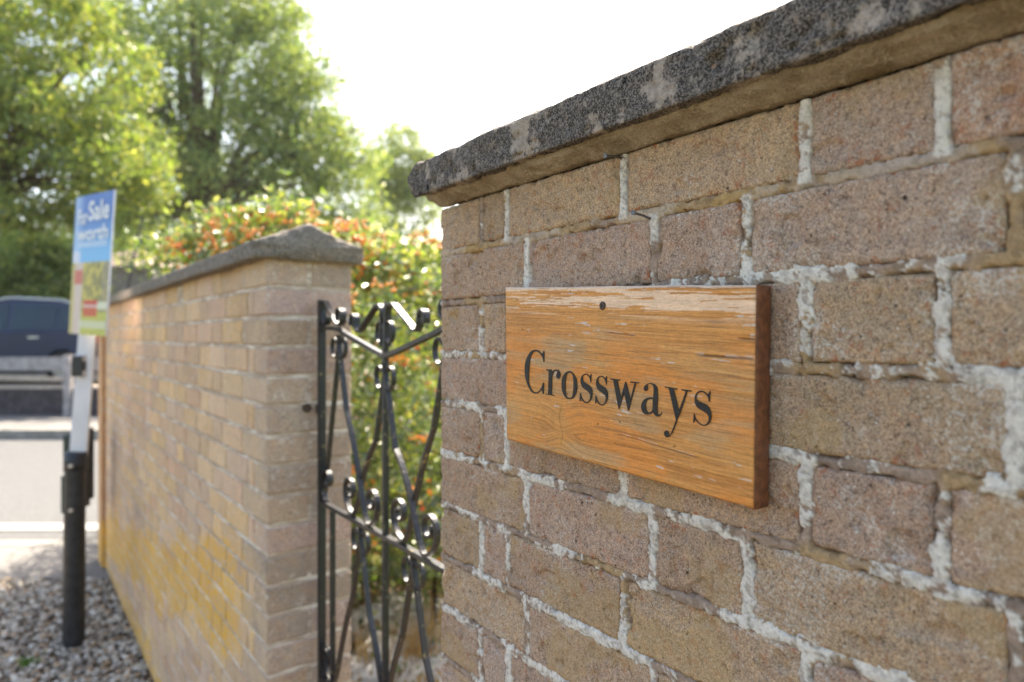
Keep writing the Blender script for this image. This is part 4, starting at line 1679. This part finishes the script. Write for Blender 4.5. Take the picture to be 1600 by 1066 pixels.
MG, DG, YG = [[tuple(min(.6, v * 1.05) for v in c_) for c_ in L_] for L_ in (MG, DG, YG)]
tree('ash_tree', 'tall mid-green tree in the centre, its crown running out of the top of the picture', (-10.0, 22, 0.58),
     [(-9.3, 22, 6.6, 3.9, 3.6, 2.4), (-9.4, 22, 9.6, 3.2, 3.2, 2.6), (-9.8, 22, 12.6, 2.9, 3.0, 2.6), (-6.0, 21.5, 6.6, 1.8, 2.2, 2.0), (-5.3, 21.5, 7.2, 1.35, 1.6, 1.3), (-5.4, 21.5, 5.0, 1.45, 1.6, 1.9), (-6.7, 21.5, 9.6, 1.25, 1.6, 1.5),
      (-7.4, 21.8, 9.0, 1.4, 1.8, 2.0), (-7.9, 22, 11.6, 1.4, 1.8, 2.0), (-12.3, 22.5, 8.0, 2.0, 2.2, 2.6), (-12.6, 22.5, 5.4, 1.8, 2.0, 1.5), (-12.6, 22.5, 11.5, 2.0, 2.0, 2.2)],
     900, 80, 0.30, 0.16, MG, [4, 4, 3, 2], 21, 0.42, limbs=46, fork=(-9.9, 22, 5.2))
tree('lime_tree', 'yellow-green leafy tree overhanging from the left edge above the parked car', (-12.4, 15.5, 0.58),
     [(-9.5, 14.5, 6.8, 2.0, 2.0, 1.9), (-11.0, 14.8, 5.6, 2.2, 2.0, 1.8), (-8.6, 14.2, 5.5, 1.25, 1.6, 1.2), (-8.2, 14.2, 4.95, 1.0, 1.4, .75), (-10.4, 14.5, 8.6, 1.6, 2.0, 1.4),
      (-12.6, 15.2, 7.2, 2.2, 2.2, 2.2), (-10.6, 14.5, 4.2, 1.5, 1.5, .5)],
     640, 70, 0.19, 0.12, YG, [4, 3, 3, 2], 31, 0.30, limbs=34, aspect=.6, fork=(-11.9, 15.2, 4.2))
tree('birch_tree', 'small airy tree with sky showing through, right of the big tree', (-4.9, 30, 0.3),
     [(-4.9, 30, 9.3, 1.2, 1.2, 1.8), (-4.0, 30, 8.0, 1.1, 1.2, 1.7), (-5.6, 30, 7.0, 1.1, 1.2, 2.4), (-4.4, 30, 4.6, 2.4, 1.2, 1.5)],
     620, 42, 0.26, 0.16, MG, [3, 3, 4, 1], 41, 0.13, limbs=26, fork=(-4.8, 30, 4.0))
tree('ash_tree', 'dark green tree rising behind the house roof between the sale board and big tree', (-20.5, 35, 0.58),
     [(-22.0, 35, 6.2, 3.2, 2, 2.4), (-20.5, 35, 8.2, 2.5, 2, 2.0), (-17.0, 35, 6.0, 2.2, 1.6, 1.6)],
     420, 52, 0.30, 0.19, DG, [3, 3, 3, 2], 51, 0.25, limbs=20)
tree('hedge_tree', 'bushy green tree right behind the roof of the parked car', (-13.5, 19, 0.58),
     [(-13.6, 19, 2.6, 1.6, 1.1, 1.6), (-12.4, 19, 2.3, 1.1, 1.0, 1.3), (-13.0, 19, 3.7, 1.3, 1.0, .8)],
     360, 60, 0.20, 0.14, MG, [4, 4, 3, 2], 61, 0.16, limbs=12)
tree('hedge_tree', 'darker bushy tree at the left edge behind the car', (-16.0, 20, 0.58),
     [(-16.0, 20, 2.9, 1.8, 1.2, 1.9), (-17.8, 20, 3.2, 1.5, 1.2, 2.2), (-14.9, 20, 3.9, .9, .9, .9)],
     420, 60, 0.22, 0.14, DG, [3, 4, 3, 2], 62, 0.18, limbs=12)
tree('hedge_tree', 'long low green tree at the foot of the tall centre tree, behind the shrub', (-8.2, 24, 0.58),
     [(-10.5, 24, 2.5, 1.2, 1.0, 1.5), (-9.4, 24, 2.6, 1.3, 1.0, 1.6), (-7.8, 24, 2.8, 1.5, 1.0, 1.7), (-6.0, 24, 2.6, 1.5, 1, 1.6), (-4.5, 24, 2.6, 1.4, 1, 1.5)],
     520, 52, 0.22, 0.16, DG, [3, 4, 3, 2], 63, 0.16, limbs=12)
tree('variegated_shrub', 'pale cream-leaved bush showing just above the orange-berried shrub', (-0.95, 6.2, 0.0),
     [(-0.95, 6.2, 1.80, .60, .5, .62), (-0.55, 6.1, 1.75, .45, .4, .58), (-1.35, 6.2, 1.9, .35, .4, .55)],
     420, 46, 0.075, 0.08, [(0.66, 0.66, 0.46), (0.36, 0.40, 0.16), (0.80, 0.79, 0.66)], [3, 3, 2], 71, 0.03, 'shrub', aspect=.5, limbs=14)

# ------------------------------------------------------------------ gravel
def ico():
    t = (1 + 5 ** .5) / 2
    iv = np.array([(-1, t, 0), (1, t, 0), (-1, -t, 0), (1, -t, 0), (0, -1, t), (0, 1, t), (0, -1, -t), (0, 1, -t), (t, 0, -1), (t, 0, 1), (-t, 0, -1), (-t, 0, 1)])
    iff = np.array([(0, 11, 5), (0, 5, 1), (0, 1, 7), (0, 7, 10), (0, 10, 11), (1, 5, 9), (5, 11, 4), (11, 10, 2), (10, 7, 6), (7, 1, 8), (3, 9, 4), (3, 4, 2),
                    (3, 2, 6), (3, 6, 8), (3, 8, 9), (4, 9, 5), (2, 4, 11), (6, 2, 10), (8, 6, 7), (9, 8, 1)])
    return iv / np.linalg.norm(iv[0]), iff


def gravel():
    r = np.random.default_rng(15)
    n = 15000
    rr = r.uniform(-3.9, -1.0, n)
    d_ = r.uniform(2.2, 4.26, n)
    iv, iff = ico()
    sz = r.uniform(0.007, 0.017, (n, 1, 1)) * np.array((1, 1, 0.6))
    defo = iv[None] * sz * r.uniform(0.7, 1.25, (n, 12, 1))
    a = r.uniform(0, 6.28, n)
    c, s_ = np.cos(a)[:, None], np.sin(a)[:, None]
    x = defo[:, :, 0] * c - defo[:, :, 1] * s_
    y = defo[:, :, 0] * s_ + defo[:, :, 1] * c
    cx = rr * C_ + d_ * S
    cy = -rr * S + d_ * C_
    # keep clear of the wall's body
    u = (cx - P2[0]) * dirL[0] + (cy - P2[1]) * dirL[1]
    t = (cx - P2[0]) * dirT[0] + (cy - P2[1]) * dirT[1]
    ok = (t < -0.004) | (u < -0.1)
    z = r.uniform(0.0, 0.018, n)[:, None] + defo[:, :, 2]
    V = np.stack([x + cx[:, None], y + cy[:, None], z], -1)[ok]
    k = len(V)
    Fc = (iff[None] + (np.arange(k) * 12)[:, None, None]).reshape(-1, 3)
    col = np.repeat(colour_mix(k, [(0.46, 0.41, 0.34), (0.34, 0.29, 0.235), (0.64, 0.60, 0.53), (0.46, 0.32, 0.20), (0.20, 0.175, 0.15)], [4, 4, 3, 2, 2], .25, 3), 12, 0)
    o = link('gravel', mesh_np('gravel', V.reshape(-1, 3), Fc, {'pcol': col}, False), M['stones'])
    tag(o, 'loose brown and grey gravel at the foot of the brick wall', 'gravel', kind='stuff')


gravel()

# small weed in the gravel
wd = px(45, 1040, 3.16)
wd[2] = 0.0
rt = root('weed', wd, 'small green weed growing in the gravel', 'plant')
r_ = np.random.default_rng(2)
pts = np.array(wd) + r_.normal(size=(90, 3)) * np.array((0.022, 0.022, 0.008)) + np.array((0, 0, 0.022))
V, Fc, Cc = leaf_mesh(pts, 0.02, colour_mix(90, [(0.08, 0.2, 0.03), (0.14, 0.24, 0.04)], [1, 1], .2, 2), 0.5, 2)
link('leaves', mesh_np('leaves', V - np.array(rt.location), Fc, {'lc': Cc}, False), M['leaf'], rt)

# ------------------------------------------------------------------ rockery and dry grass behind the gate
rocks = [(600, 1000, 3.2, .16), (640, 960, 3.5, .15), (680, 985, 3.35, .14), (655, 1030, 3.1, .13), (575, 950, 3.55, .14), (620, 930, 3.8, .15), (690, 940, 3.75, .13),
         (560, 1035, 3.05, .13), (700, 1045, 3.0, .13)]
rlab = ['grey rockery stone low in the gateway, left of the central gate bar', 'grey stone just right of the central gate bar', 'pale stone beside the near wall, under the shrub',
        'rockery stone low in the gateway behind the right bars', 'grey stone behind the left gate stile at the far wall', 'small grey stone in the shade at the back of the rockery',
        'rear stone nearest the near wall', 'lowest left stone behind the gate', 'lowest right stone against the near wall']
for i, (x, y, d_, R) in enumerate(rocks):
    p = px(x, y, d_)
    rr = np.random.default_rng(100 + i)
    nu, nv = 18, 12
    V = []
    for a in range(nv + 1):
        for b in range(nu):
            th, ph = PI * a / nv, 2 * PI * b / nu
            n = np.array((math.sin(th) * math.cos(ph), math.sin(th) * math.sin(ph), math.cos(th)))
            V.append(n)
    V = np.array(V)
    dsp = 0.75 + 0.6 * fbm(V[:, 0] * 1.6 + i * 7, V[:, 1] * 1.6, V[:, 2] * 1.6, 3, 3)
    zc = max(p[2], 0.05)
    V = V * dsp[:, None] * np.array((R, R, 0))[None] + V * dsp[:, None] * np.array((0, 0, max(zc, 0.06)))[None] * 1.0
    idx = np.arange((nv + 1) * nu).reshape(nv + 1, nu)
    i2 = np.roll(idx, -1, 1)
    Fc = np.stack([idx[:-1], idx[1:], i2[1:], i2[:-1]], -1).reshape(-1, 4)
    o = link('rockery_stone', mesh_np('rockery_stone', V, Fc), M['rock'], None, (p[0], p[1], 0.0))
    tag(o, rlab[i], 'rock', 'stones of the rockery behind the gate')


def grass_tuft(x, d_, n, h, label, seed):
    base = px(x, 1066, d_)
    base[2] = 0.02
    rt = root('dry_grass_tuft', base, label, 'grass', 'tufts of dry grass behind the gate')
    r = np.random.default_rng(seed)
    V, Fc, Cc = [], [], []
    for i in range(n):
        a, l = r.uniform(0, 2 * PI), h * r.uniform(.6, 1.2)
        lean = r.uniform(0.05, 0.5)
        b = r.normal(size=2) * 0.05
        dx, dy = math.cos(a), math.sin(a)
        w = 0.004
        p0 = np.array((b[0], b[1], 0))
        for j in range(3):
            t0, t1 = j / 3, (j + 1) / 3
            q0 = p0 + np.array((dx * lean * t0 * t0 * l, dy * lean * t0 * t0 * l, t0 * l))
            q1 = p0 + np.array((dx * lean * t1 * t1 * l, dy * lean * t1 * t1 * l, t1 * l))
            s0 = np.array((-dy, dx, 0)) * w * (1 - t0)
            s1 = np.array((-dy, dx, 0)) * w * (1 - t1)
            k = len(V)
            V += [q0 - s0, q0 + s0, q1 + s1, q1 - s1]
            Fc.append((k, k + 1, k + 2, k + 3))
            c = np.array((0.50, 0.36, 0.18)) * r.uniform(.7, 1.2)
            Cc += [c] * 4
    _b = link('blades', mesh_np('blades', np.array(V), np.array(Fc), {'lc': np.array(Cc)}, False), M['drygrass'], rt)
    _b['kind'] = 'stuff'


grass_tuft(650, 3.15, 70, 0.24, 'straw-coloured grass tuft behind the right-hand gate bars', 1)
grass_tuft(684, 3.3, 34, 0.36, 'tall straw-coloured grass tuft against the near wall edge', 2)
grass_tuft(575, 3.1, 40, 0.22, 'short dry grass tuft near the end of the far wall', 3)
# fallen leaf litter and low plants in the bed
r_ = np.random.default_rng(44)
n = 2600
rr_, dd_ = r_.uniform(-1.3, 0.4, n), r_.uniform(2.6, 4.3, n)
pts = np.stack([rr_ * C_ + dd_ * S, -rr_ * S + dd_ * C_, r_.uniform(0.02, 0.10, n)], -1)
V, Fc, Cc = leaf_mesh(pts, 0.04, colour_mix(n, [(0.10, 0.17, 0.03), (0.30, 0.20, 0.09), (0.2, 0.12, 0.06)], [3, 3, 2], .3, 2), 0.5, 2)
o = link('ground_cover', mesh_np('ground_cover', V, Fc, {'lc': Cc}, False), M['leaf'])
tag(o, 'low leaves and litter on the bed behind the gate', 'ground cover', kind='stuff')

# ------------------------------------------------------------------ sale board, post and bollard
c_tl, c_tr = px(121, 309, 3.42), px(180, 297, 3.245)
c_bl, c_br = px(108.5, 521, 3.42), px(166, 525.5, 3.245)
sale = root('sale_board', px(137, 414, 3.42), 'tall blue and yellow For Sale board on a leaning white post', 'sign')


def sb(s, t, off=0.0):
    p = (c_tl * (1 - s) + c_tr * s) * (1 - t) + (c_bl * (1 - s) + c_br * s) * t
    ux = (c_tr - c_tl) / np.linalg.norm(c_tr - c_tl)
    nrm = np.cross(ux, (c_tl - c_bl) / np.linalg.norm(c_tl - c_bl))
    if np.dot(nrm, -c_tl) < 0:
        nrm = -nrm
    return p + nrm * off


NX, NTT = 48, 96
V, Cc = [], []
for i in range(NX + 1):
    for j in range(NTT + 1):
        s_, t_ = i / NX, j / NTT
        V.append(sb(s_, t_, 0.0045))
        nz1 = float(fbm(s_ * 6, t_ * 12, 0, 5, 3))
        nz2 = float(fbm(s_ * 14, t_ * 24, 0, 6, 3))
        if t_ < 0.485 + 0.0 * s_:
            a = np.array((0.085, 0.19, 0.50))
            b = np.array((0.19, 0.48, 0.80))
            k = float(sm(0.12, 0.45, t_))
            c = a * (1 - k) + b * k
            k2 = float(sm(0.28, 0.06, s_)) * 0.6
            c = c * (1 - k2) + np.array((0.45, 0.60, 0.82)) * k2
            if s_ < 0.20 and t_ > 0.40:
                c = np.array((0.62, 0.66, 0.78))
        else:
            c = np.array((0.40, 0.34, 0.10)) * (1 - nz1) + np.array((0.16, 0.15, 0.06)) * nz1
            if nz2 > 0.56:
                c = np.array((0.56, 0.46, 0.10))
            if s_ > 0.82:
                c = c * 0.5 + np.array((0.15, 0.13, 0.11))
            if t_ > 0.84:
                c = np.array((0.50, 0.50, 0.10)) * (0.8 + 0.4 * nz2)
            if t_ > 0.90 and t_ < 0.955 and s_ > 0.15:
                c = np.array((0.60, 0.60, 0.40))
            if s_ < 0.30:
                c = np.array((0.52, 0.44, 0.16)) if s_ < 0.10 else np.array((0.62, 0.50, 0.44))
                if 0.54 < t_ < 0.64 and s_ > 0.08:
                    c = np.array((0.58, 0.16, 0.12))
            if 0.36 < s_ < 0.74 and 0.755 < t_ < 0.785:
                c = np.array((0.58, 0.05, 0.035))
            if 0.36 < s_ < 0.74 and 0.785 < t_ < 0.81:
                c = np.array((0.66, 0.45, 0.40))
            if 0.36 < s_ < 0.74 and 0.81 < t_ < 0.865:
                c = np.array((0.60, 0.11, 0.045))
            if s_ > 0.74 and 0.77 < t_ < 0.82:
                c = np.array((0.66, 0.66, 0.50))
        V.append
        Cc.append(c)
V = np.array(V) - np.array(sale.location)
idx = np.arange((NX + 1) * (NTT + 1)).reshape(NX + 1, NTT + 1)
Fc = np.stack([idx[:-1, :-1], idx[:-1, 1:], idx[1:, 1:], idx[1:, :-1]], -1).reshape(-1, 4)
link('printed_face', mesh_np('printed_face', V, Fc, {'pcol': np.array(Cc)}, False), M['print'], sale)
MB().hexa([sb(0, 1, -0.004), sb(1, 1, -0.004), sb(1, 1, 0.004), sb(0, 1, 0.004), sb(0, 0, -0.004), sb(1, 0, -0.004), sb(1, 0, 0.004), sb(0, 0, 0.004)]).build('panel', M['white_paint'], sale)
# lettering on the board
M['sign_white'] = simple('sign_white', (0.82, 0.83, 0.85), 0.4, 0.4, 0, 10, 0.04)


def sign_text(txt, s0, s1, t0, t1):
    cu = bpy.data.curves.new('sign_text', 'FONT')
    cu.body = txt
    cu.offset = 0.02
    tmp = bpy.data.objects.new('tmp', cu)
    COL.objects.link(tmp)
    me = bpy.data.meshes.new_from_object(tmp.evaluated_get(bpy.context.evaluated_depsgraph_get()))
    bpy.data.objects.remove(tmp)
    co = np.zeros(len(me.vertices) * 3, np.float32)
    me.vertices.foreach_get('co', co)
    co = co.reshape(-1, 3)
    mn, mx = co.min(0), co.max(0)
    new = []
    for p in co:
        a = (p[0] - mn[0]) / (mx[0] - mn[0])
        b = (p[1] - mn[1]) / (mx[1] - mn[1])
        new.append(sb(s0 + (s1 - s0) * a, t1 + (t0 - t1) * b, 0.0075) - np.array(sale.location))
    me.vertices.foreach_set('co', np.array(new, dtype=np.float32).ravel())
    me.update()
    me.materials.clear()
    o = link('lettering', me, M['sign_white'], sale)
    return o


sign_text('For', 0.10, 0.36, 0.10, 0.21)
sign_text('Sale', 0.38, 0.92, 0.05, 0.19)
sign_text('worth', 0.10, 0.92, 0.225, 0.33)
for (t0, t1, s1) in ((0.345, 0.352, 0.9), (0.365, 0.371, 0.9)):
    MB().hexa([sb(.12, t1, .0046), sb(s1, t1, .0046), sb(s1, t1, .0056), sb(.12, t1, .0056), sb(.12, t0, .0046), sb(s1, t0, .0046), sb(s1, t0, .0056), sb(.12, t0, .0056)]).build('rule_line', M['sign_white'], sale)

pt, pb = px(152, 320, 3.43), px(122, 712, 3.39)
post = MB()


def sq(p, h=0.036):
    a = W(1, 0, 0)
    b = W(0, 1, 0)
    a, b = (a + b * 0.5), (b - a * 0.5)
    a, b = a / np.linalg.norm(a), b / np.linalg.norm(b)
    return [p - a * h - b * h, p + a * h - b * h, p + a * h + b * h, p - a * h + b * h]


back = sb(0.5, 0.5, -0.045) - sb(0.5, 0.5, 0)
post.hexa(sq(pb + np.array((0, 0, -0.03))) + sq(pt))
post.build('post', M['white_paint'], sale, bevel=0.003)
for yy_ in (560, 584):
    q = px(118, yy_, 3.36)
    m = MB().tube([q + W(-0.006, 0, 0), q + W(0.045, 0, 0)], 0.017, 12)
    m.build('clamp_bolt', M['bolt'], sale)
q = px(119, 572, 3.36)
MB().box(-0.010, 0.040, -0.02, 0.02, -0.05, 0.05, T=lambda a, b, c: q + W(a, b, c)).build('clamp', M['black_plastic'], sale)

bq = px(115, 1010, 3.36)
bol = root('bollard', (bq[0], bq[1], 0), 'black round bollard holding the foot of the white sale post', 'bollard')
zt_ = EYE + (HY - 730) / F * 3.36
zc_ = EYE + (HY - 706) / F * 3.36
pz = lambda x, z: W((x - 800) / F * 3.36, 3.36, z)
m = MB()
m.tube([pz(115, -0.02), pz(116.5, 0.5), pz(117.5, zt_)], [0.050, 0.047, 0.045], 24, False)
m.build('shaft', M['black_plastic'], bol, True)
MB().tube([pz(118, zt_ - 0.01), pz(118, zt_ + 0.02), pz(118.5, zc_), pz(118.6, zc_ + 0.002)], [0.050, 0.052, 0.047, 0.030], 24).build('collar', M['black_plastic'], bol, True)
for yy_ in (728, 797):
    q = px(112, yy_, 3.30)
    MB().tube([q, q - W(0, 0.012, 0)], 0.009, 10).build('bolt', M['bolt'], bol)

bx = px(101, 800, 3.93)
bxr = root('utility_box', (bx[0], bx[1], 0), 'slim dark green box on a thin black post behind the bollard', 'utility box')
r0 = (94.5 - 800) / F * 3.93
z0_, z1_ = EYE + (HY - 803) / F * 3.93, EYE + (HY - 680) / F * 3.93
MB().box(r0, r0 + 0.05, 3.93, 4.13, z0_, z0_ + (z1_ - z0_) * 0.48, T=W).build('lower_box', M['green_metal'], bxr, bevel=0.005)
MB().box(r0 + 0.012, r0 + 0.055, 3.93, 4.13, z0_ + (z1_ - z0_) * 0.52, z1_, T=W).build('upper_box', M['green_metal'], bxr, bevel=0.005)
MB().box(r0 + 0.056, r0 + 0.085, 3.95, 4.11, z0_ + 0.05, z1_ + 0.02, T=W).build('back_plate', M['black_plastic'], bxr, bevel=0.003)
MB().box(r0 + 0.018, r0 + 0.034, 4.0, 4.02, z0_ + (z1_ - z0_) * 0.46, z0_ + (z1_ - z0_) * 0.54, T=W).build('spacer', M['bolt'], bxr)
MB().tube([W(r0 + 0.012, 4.0, 0), W(r0 + 0.012, 4.0, z0_)], 0.009, 8).build('post', M['black_plastic'], bxr)

# ------------------------------------------------------------------ across the road: low wall, rail, car, house, pole
lw = root('low_wall', W(-8, 12.3, 0.1), 'low dark brick retaining wall along the far pavement', 'wall')
ZC = EYE - 0.88
MB().box(-40, 10, 12.3, 12.51, 0.09, ZC - 0.045, T=W).build('wall_core', M['lowwall'], lw)
rnd = random.Random(3)
proto = None
for row in range(6):
    z0 = 0.125 + row * 0.076
    if z0 + 0.066 > ZC - 0.045:
        break
    for k in range(22):
        r0_ = -12.5 + k * 0.225 + (0.112 if row % 2 else 0) + 0.01
        m = MB().box(r0_, r0_ + 0.215, 12.285, 12.305, z0, z0 + 0.066, T=W)
        m.build('brick', M['lowwall'], lw)
for k in range(11):
    r0_ = -12.6 + k * 0.56
    MB().box(r0_, r0_ + 0.55, 12.25, 12.56, ZC - 0.045, ZC + random.uniform(-.004, .004), T=W).build('capping_slab', M['lowcap'], lw)

rf = root('timber_rail', W(-8, 12.4, ZC), 'grey weathered timber rail on posts above the low wall', 'railing')
for rp in (-11.3, -9.55, -7.92, -6.2):
    MB().box(rp - 0.06, rp + 0.06, 12.13, 12.245, 0.116, ZC + 0.56, T=W).build('post', M['oldwood'], rf, bevel=0.006)
zt1, zb1 = EYE + (HY - 558) / F * 12.3, EYE + (HY - 579) / F * 12.3
for a, b in ((-13.0, -9.56), (-9.54, -7.93), (-7.91, -4.5)):
    MB().box(a, b, 12.246, 12.30, zb1, zt1, T=W).build('board', M['oldwood'], rf, bevel=0.004)
zr = EYE + (HY - 592) / F * 12.4
MB().hexa([W(-13, 12.37, zr + .10), W(-8.0, 12.37, zr - 0.05), W(-8.0, 12.45, zr - 0.05), W(-13, 12.45, zr + .10), W(-13, 12.37, zr + .18), W(-8.0, 12.37, zr + .02),
           W(-8.0, 12.45, zr + .02), W(-13, 12.45, zr + .18)]).build('lower_rail', M['lowcap'], rf)

# the parked car, seen from its side: rear at the right
CZ = 0.58
car = root('parked_car', W(-9.9, 13.9, CZ), 'dark blue parked car with a silver roof rail behind the low wall', 'car')
RR = -7.72     # rear bumper
LC = 4.55


def cp(x, z, y):
    """x metres forward of the rear bumper, z above its ground, y 0..1 across its 1.82 m width (0 = side toward the road)"""
    return W(RR - x, 12.95 + y * 1.82, CZ + z)


low = [(0.02, 0.45), (0.0, 0.62), (0.05, 0.95), (0.16, 1.08), (0.9, 1.07), (2.9, 1.03), (3.35, 0.98), (4.2, 0.83), (4.5, 0.62), (4.55, 0.42), (4.45, 0.24)]


def arch(cx, n=8, R=0.39):
    return [(cx + R * math.cos(t), 0.24 + max(0.0, R * math.sin(t)) + 0.08 * math.sin(t)) for t in np.linspace(0, PI, n)]


body_out = low + arch(3.70) + arch(0.80) + [(0.2, 0.25)]
nB = len(body_out)
m = MB()
rings = [(0.0, 0.965), (0.03, 1.0), (0.97, 1.0), (1.0, 0.965)]
bw = [(-0.0, 0.04), (0.05, 0.0), (0.95, 0.0), (1.0, 0.04)]
for (yf, ins) in ((0.0, 0.03), (0.035, 0.0), (0.965, 0.0), (1.0, 0.03)):
    for (x, z) in body_out:
        cx_, cz_ = 2.27, 0.62
        m.v.append(tuple(cp(cx_ + (x - cx_) * (1 - ins * 0.5), cz_ + (z - cz_) * (1 - ins), yf)))
for k in range(3):
    for i in range(nB):
        j = (i + 1) % nB
        m.f.append((k * nB + i, k * nB + j, (k + 1) * nB + j, (k + 1) * nB + i))
m.f.append(tuple(range(nB))[::-1])
m.f.append(tuple(range(3 * nB, 4 * nB)))
m.build('body', M['carpaint'], car, False, 0.02)
gh = [(0.14, 1.07), (0.30, 1.36), (0.62, 1.56), (1.1, 1.64), (1.9, 1.67), (2.5, 1.60), (3.35, 1.02)]
m = MB()
for yf, sc_in in ((0.03, 0.0), (0.13, 1.0), (0.87, 1.0), (0.97, 0.0)):
    for (x, z) in gh:
        m.v.append(None)
m.v = []
nG = len(gh)
for (x, z) in gh:
    t_ = (z - 1.02) / 0.65
    a = 0.03 + 0.09 * t_
    m.v += [tuple(cp(x, z, a)), tuple(cp(x, z, 1 - a))]
for i in range(nG - 1):
    m.f.append((2 * i, 2 * i + 1, 2 * i + 3, 2 * i + 2))
m.f.append(tuple(2 * i for i in range(nG))[::-1])
m.f.append(tuple(2 * i + 1 for i in range(nG)))
m.build('cabin', M['carpaint'], car, False, 0.03)


def pane(poly, name='side_window'):
    out = []
    for (x, z) in poly:
        t_ = (z - 1.02) / 0.65
        out.append(cp(x, z, 0.03 + 0.09 * t_ - 0.006))
    MB().prism(out, W(0, 0.012, 0)).build(name, M['glass'], car)


pane([(0.52, 1.13), (0.60, 1.42), (0.86, 1.52), (0.95, 1.52), (0.95, 1.10)])
pane([(1.00, 1.10), (1.00, 1.53), (1.85, 1.57), (1.85, 1.08)])
pane([(1.93, 1.08), (1.93, 1.57), (2.42, 1.52), (3.05, 1.08)])
t_ = lambda z: 0.03 + 0.09 * (z - 1.02) / 0.65
MB().tube([cp(0.55, 1.53, t_(1.5)), cp(0.95, 1.655, t_(1.58)), cp(1.9, 1.70, t_(1.6)), cp(2.5, 1.62, t_(1.55))], 0.022, 8).build('roof_rail', M['chrome'], car, True)
MB().prism([cp(0.04, 0.80, -0.004), cp(0.06, 1.0, -0.004), cp(0.34, 1.0, -0.004), cp(0.28, 0.86, -0.004)], W(0, 0.03, 0)).build('tail_light', M['redlamp'], car)
MB().prism([cp(0.2, 0.26, -0.003), cp(0.36, 0.26, -0.003), cp(0.44, 0.55, -0.003), cp(0.02, 0.55, -0.003), cp(0.03, 0.4, -0.003)], W(0, 0.02, 0)).build('bumper', M['black_plastic'], car)
MB().box(1.3, 3.2, 0, 0.02, 0.24, 0.36, T=lambda a, b, c: cp(a, c, b - 0.012)).build('sill', M['black_plastic'], car)
MB().box(1.25, 1.45, 0, 0.03, 0.92, 0.95, T=lambda a, b, c: cp(a, c, b * 0.5 - 0.014)).build('door_handle', M['chrome'], car)
for cx in (0.80, 3.70):
    for yf in (0.02, 0.87):
        w_ = MB().tube([cp(cx, 0.335, yf - 0.012), cp(cx, 0.335, yf + 0.10)], [0.335, 0.335], 28).build('wheel', M['tyre'], car)
        m = MB()
        m.tube([cp(cx, 0.335, yf - 0.018), cp(cx, 0.335, yf + 0.0)], [0.20, 0.225], 24)
        m.build('rim', M['rim'], w_)

# house roof seen between the sale board and the shrub
hs = root('bungalow', W(-14.6, 27, 0.58), 'grey bungalow with a brown tiled hip roof beyond the wall coping', 'house')
q = 26.0 / F
hz = lambda y: EYE + (HY - y) * q
hr = lambda x: (x - 800) * q
rA, rB = hr(150), hr(241)
MB().box(rA, rB, 26, 31, 0.55, hz(415), T=W).build('wall', M['render'], hs)
m = MB()
zr0, zr1 = hz(416.5), EYE + (HY - 381) * 28.5 / F
o_ = 0.3
m.add([W(rA - o_, 26 - o_, zr0), W(rB + o_ * .3, 26 - o_, zr0), W(rB + o_ * .3, 31 + o_, zr0), W(rA - o_, 31 + o_, zr0), W(rA + .3, 28.5, zr1), W((213 - 800) / F * 28.5, 28.5, zr1)],
      [(0, 1, 5, 4), (1, 2, 5), (2, 3, 4, 5), (3, 0, 4), (3, 2, 1, 0)])
rf_ = m.build('roof', M['roof'], hs)
MB().box(rA, rB, 25.66, 25.70, zr0 - 0.09, zr0 + 0.01, T=W).build('gutter', M['render'], hs)
for (a, b) in ((0.35, 1.25),):
    wv = MB().box(rB - b, rB - a, 25.97, 26.0, 2.3, 3.1, T=W).build('window', M['glass'], hs)
    MB().box(rB - b - .05, rB - a + .05, 25.985, 25.998, 2.25, 3.15, T=W).build('window_frame', M['white_paint'], hs)

pl = root('leaning_pole', W(-5.0, 9.0, 0), 'thin dark pole leaning behind the far end of the brick wall', 'pole')
MB().tube([px(186, 520, 12.6), px(203, 437, 12.6), px(222, 338, 12.6)], [0.035, 0.032, 0.02], 8).build('shaft', M['black_plastic'], pl)
b_ = px(186, 520, 12.6)
MB().tube([(b_[0], b_[1], 0.58), b_], [0.04, 0.035], 8).build('foot', M['black_plastic'], pl)

# ------------------------------------------------------------------ summer haze: the air itself
hzm = bpy.data.materials.new('haze')
hzm.use_nodes = True
ht = hzm.node_tree
for n in list(ht.nodes):
    ht.nodes.remove(n)
hv = ht.nodes.new('ShaderNodeVolumePrincipled')
hv.inputs['Color'].default_value = (0.96, 0.97, 1.0, 1)
hv.inputs['Density'].default_value = 0.00035
hv.inputs['Anisotropy'].default_value = 0.4
ho = ht.nodes.new('ShaderNodeOutputMaterial')
ht.links.new(hv.outputs[0], ho.inputs['Volume'])
hb = MB().box(-260, 260, -120, 320, -1.6, 19.0, T=W).build('haze', hzm)
hb['kind'] = 'stuff'
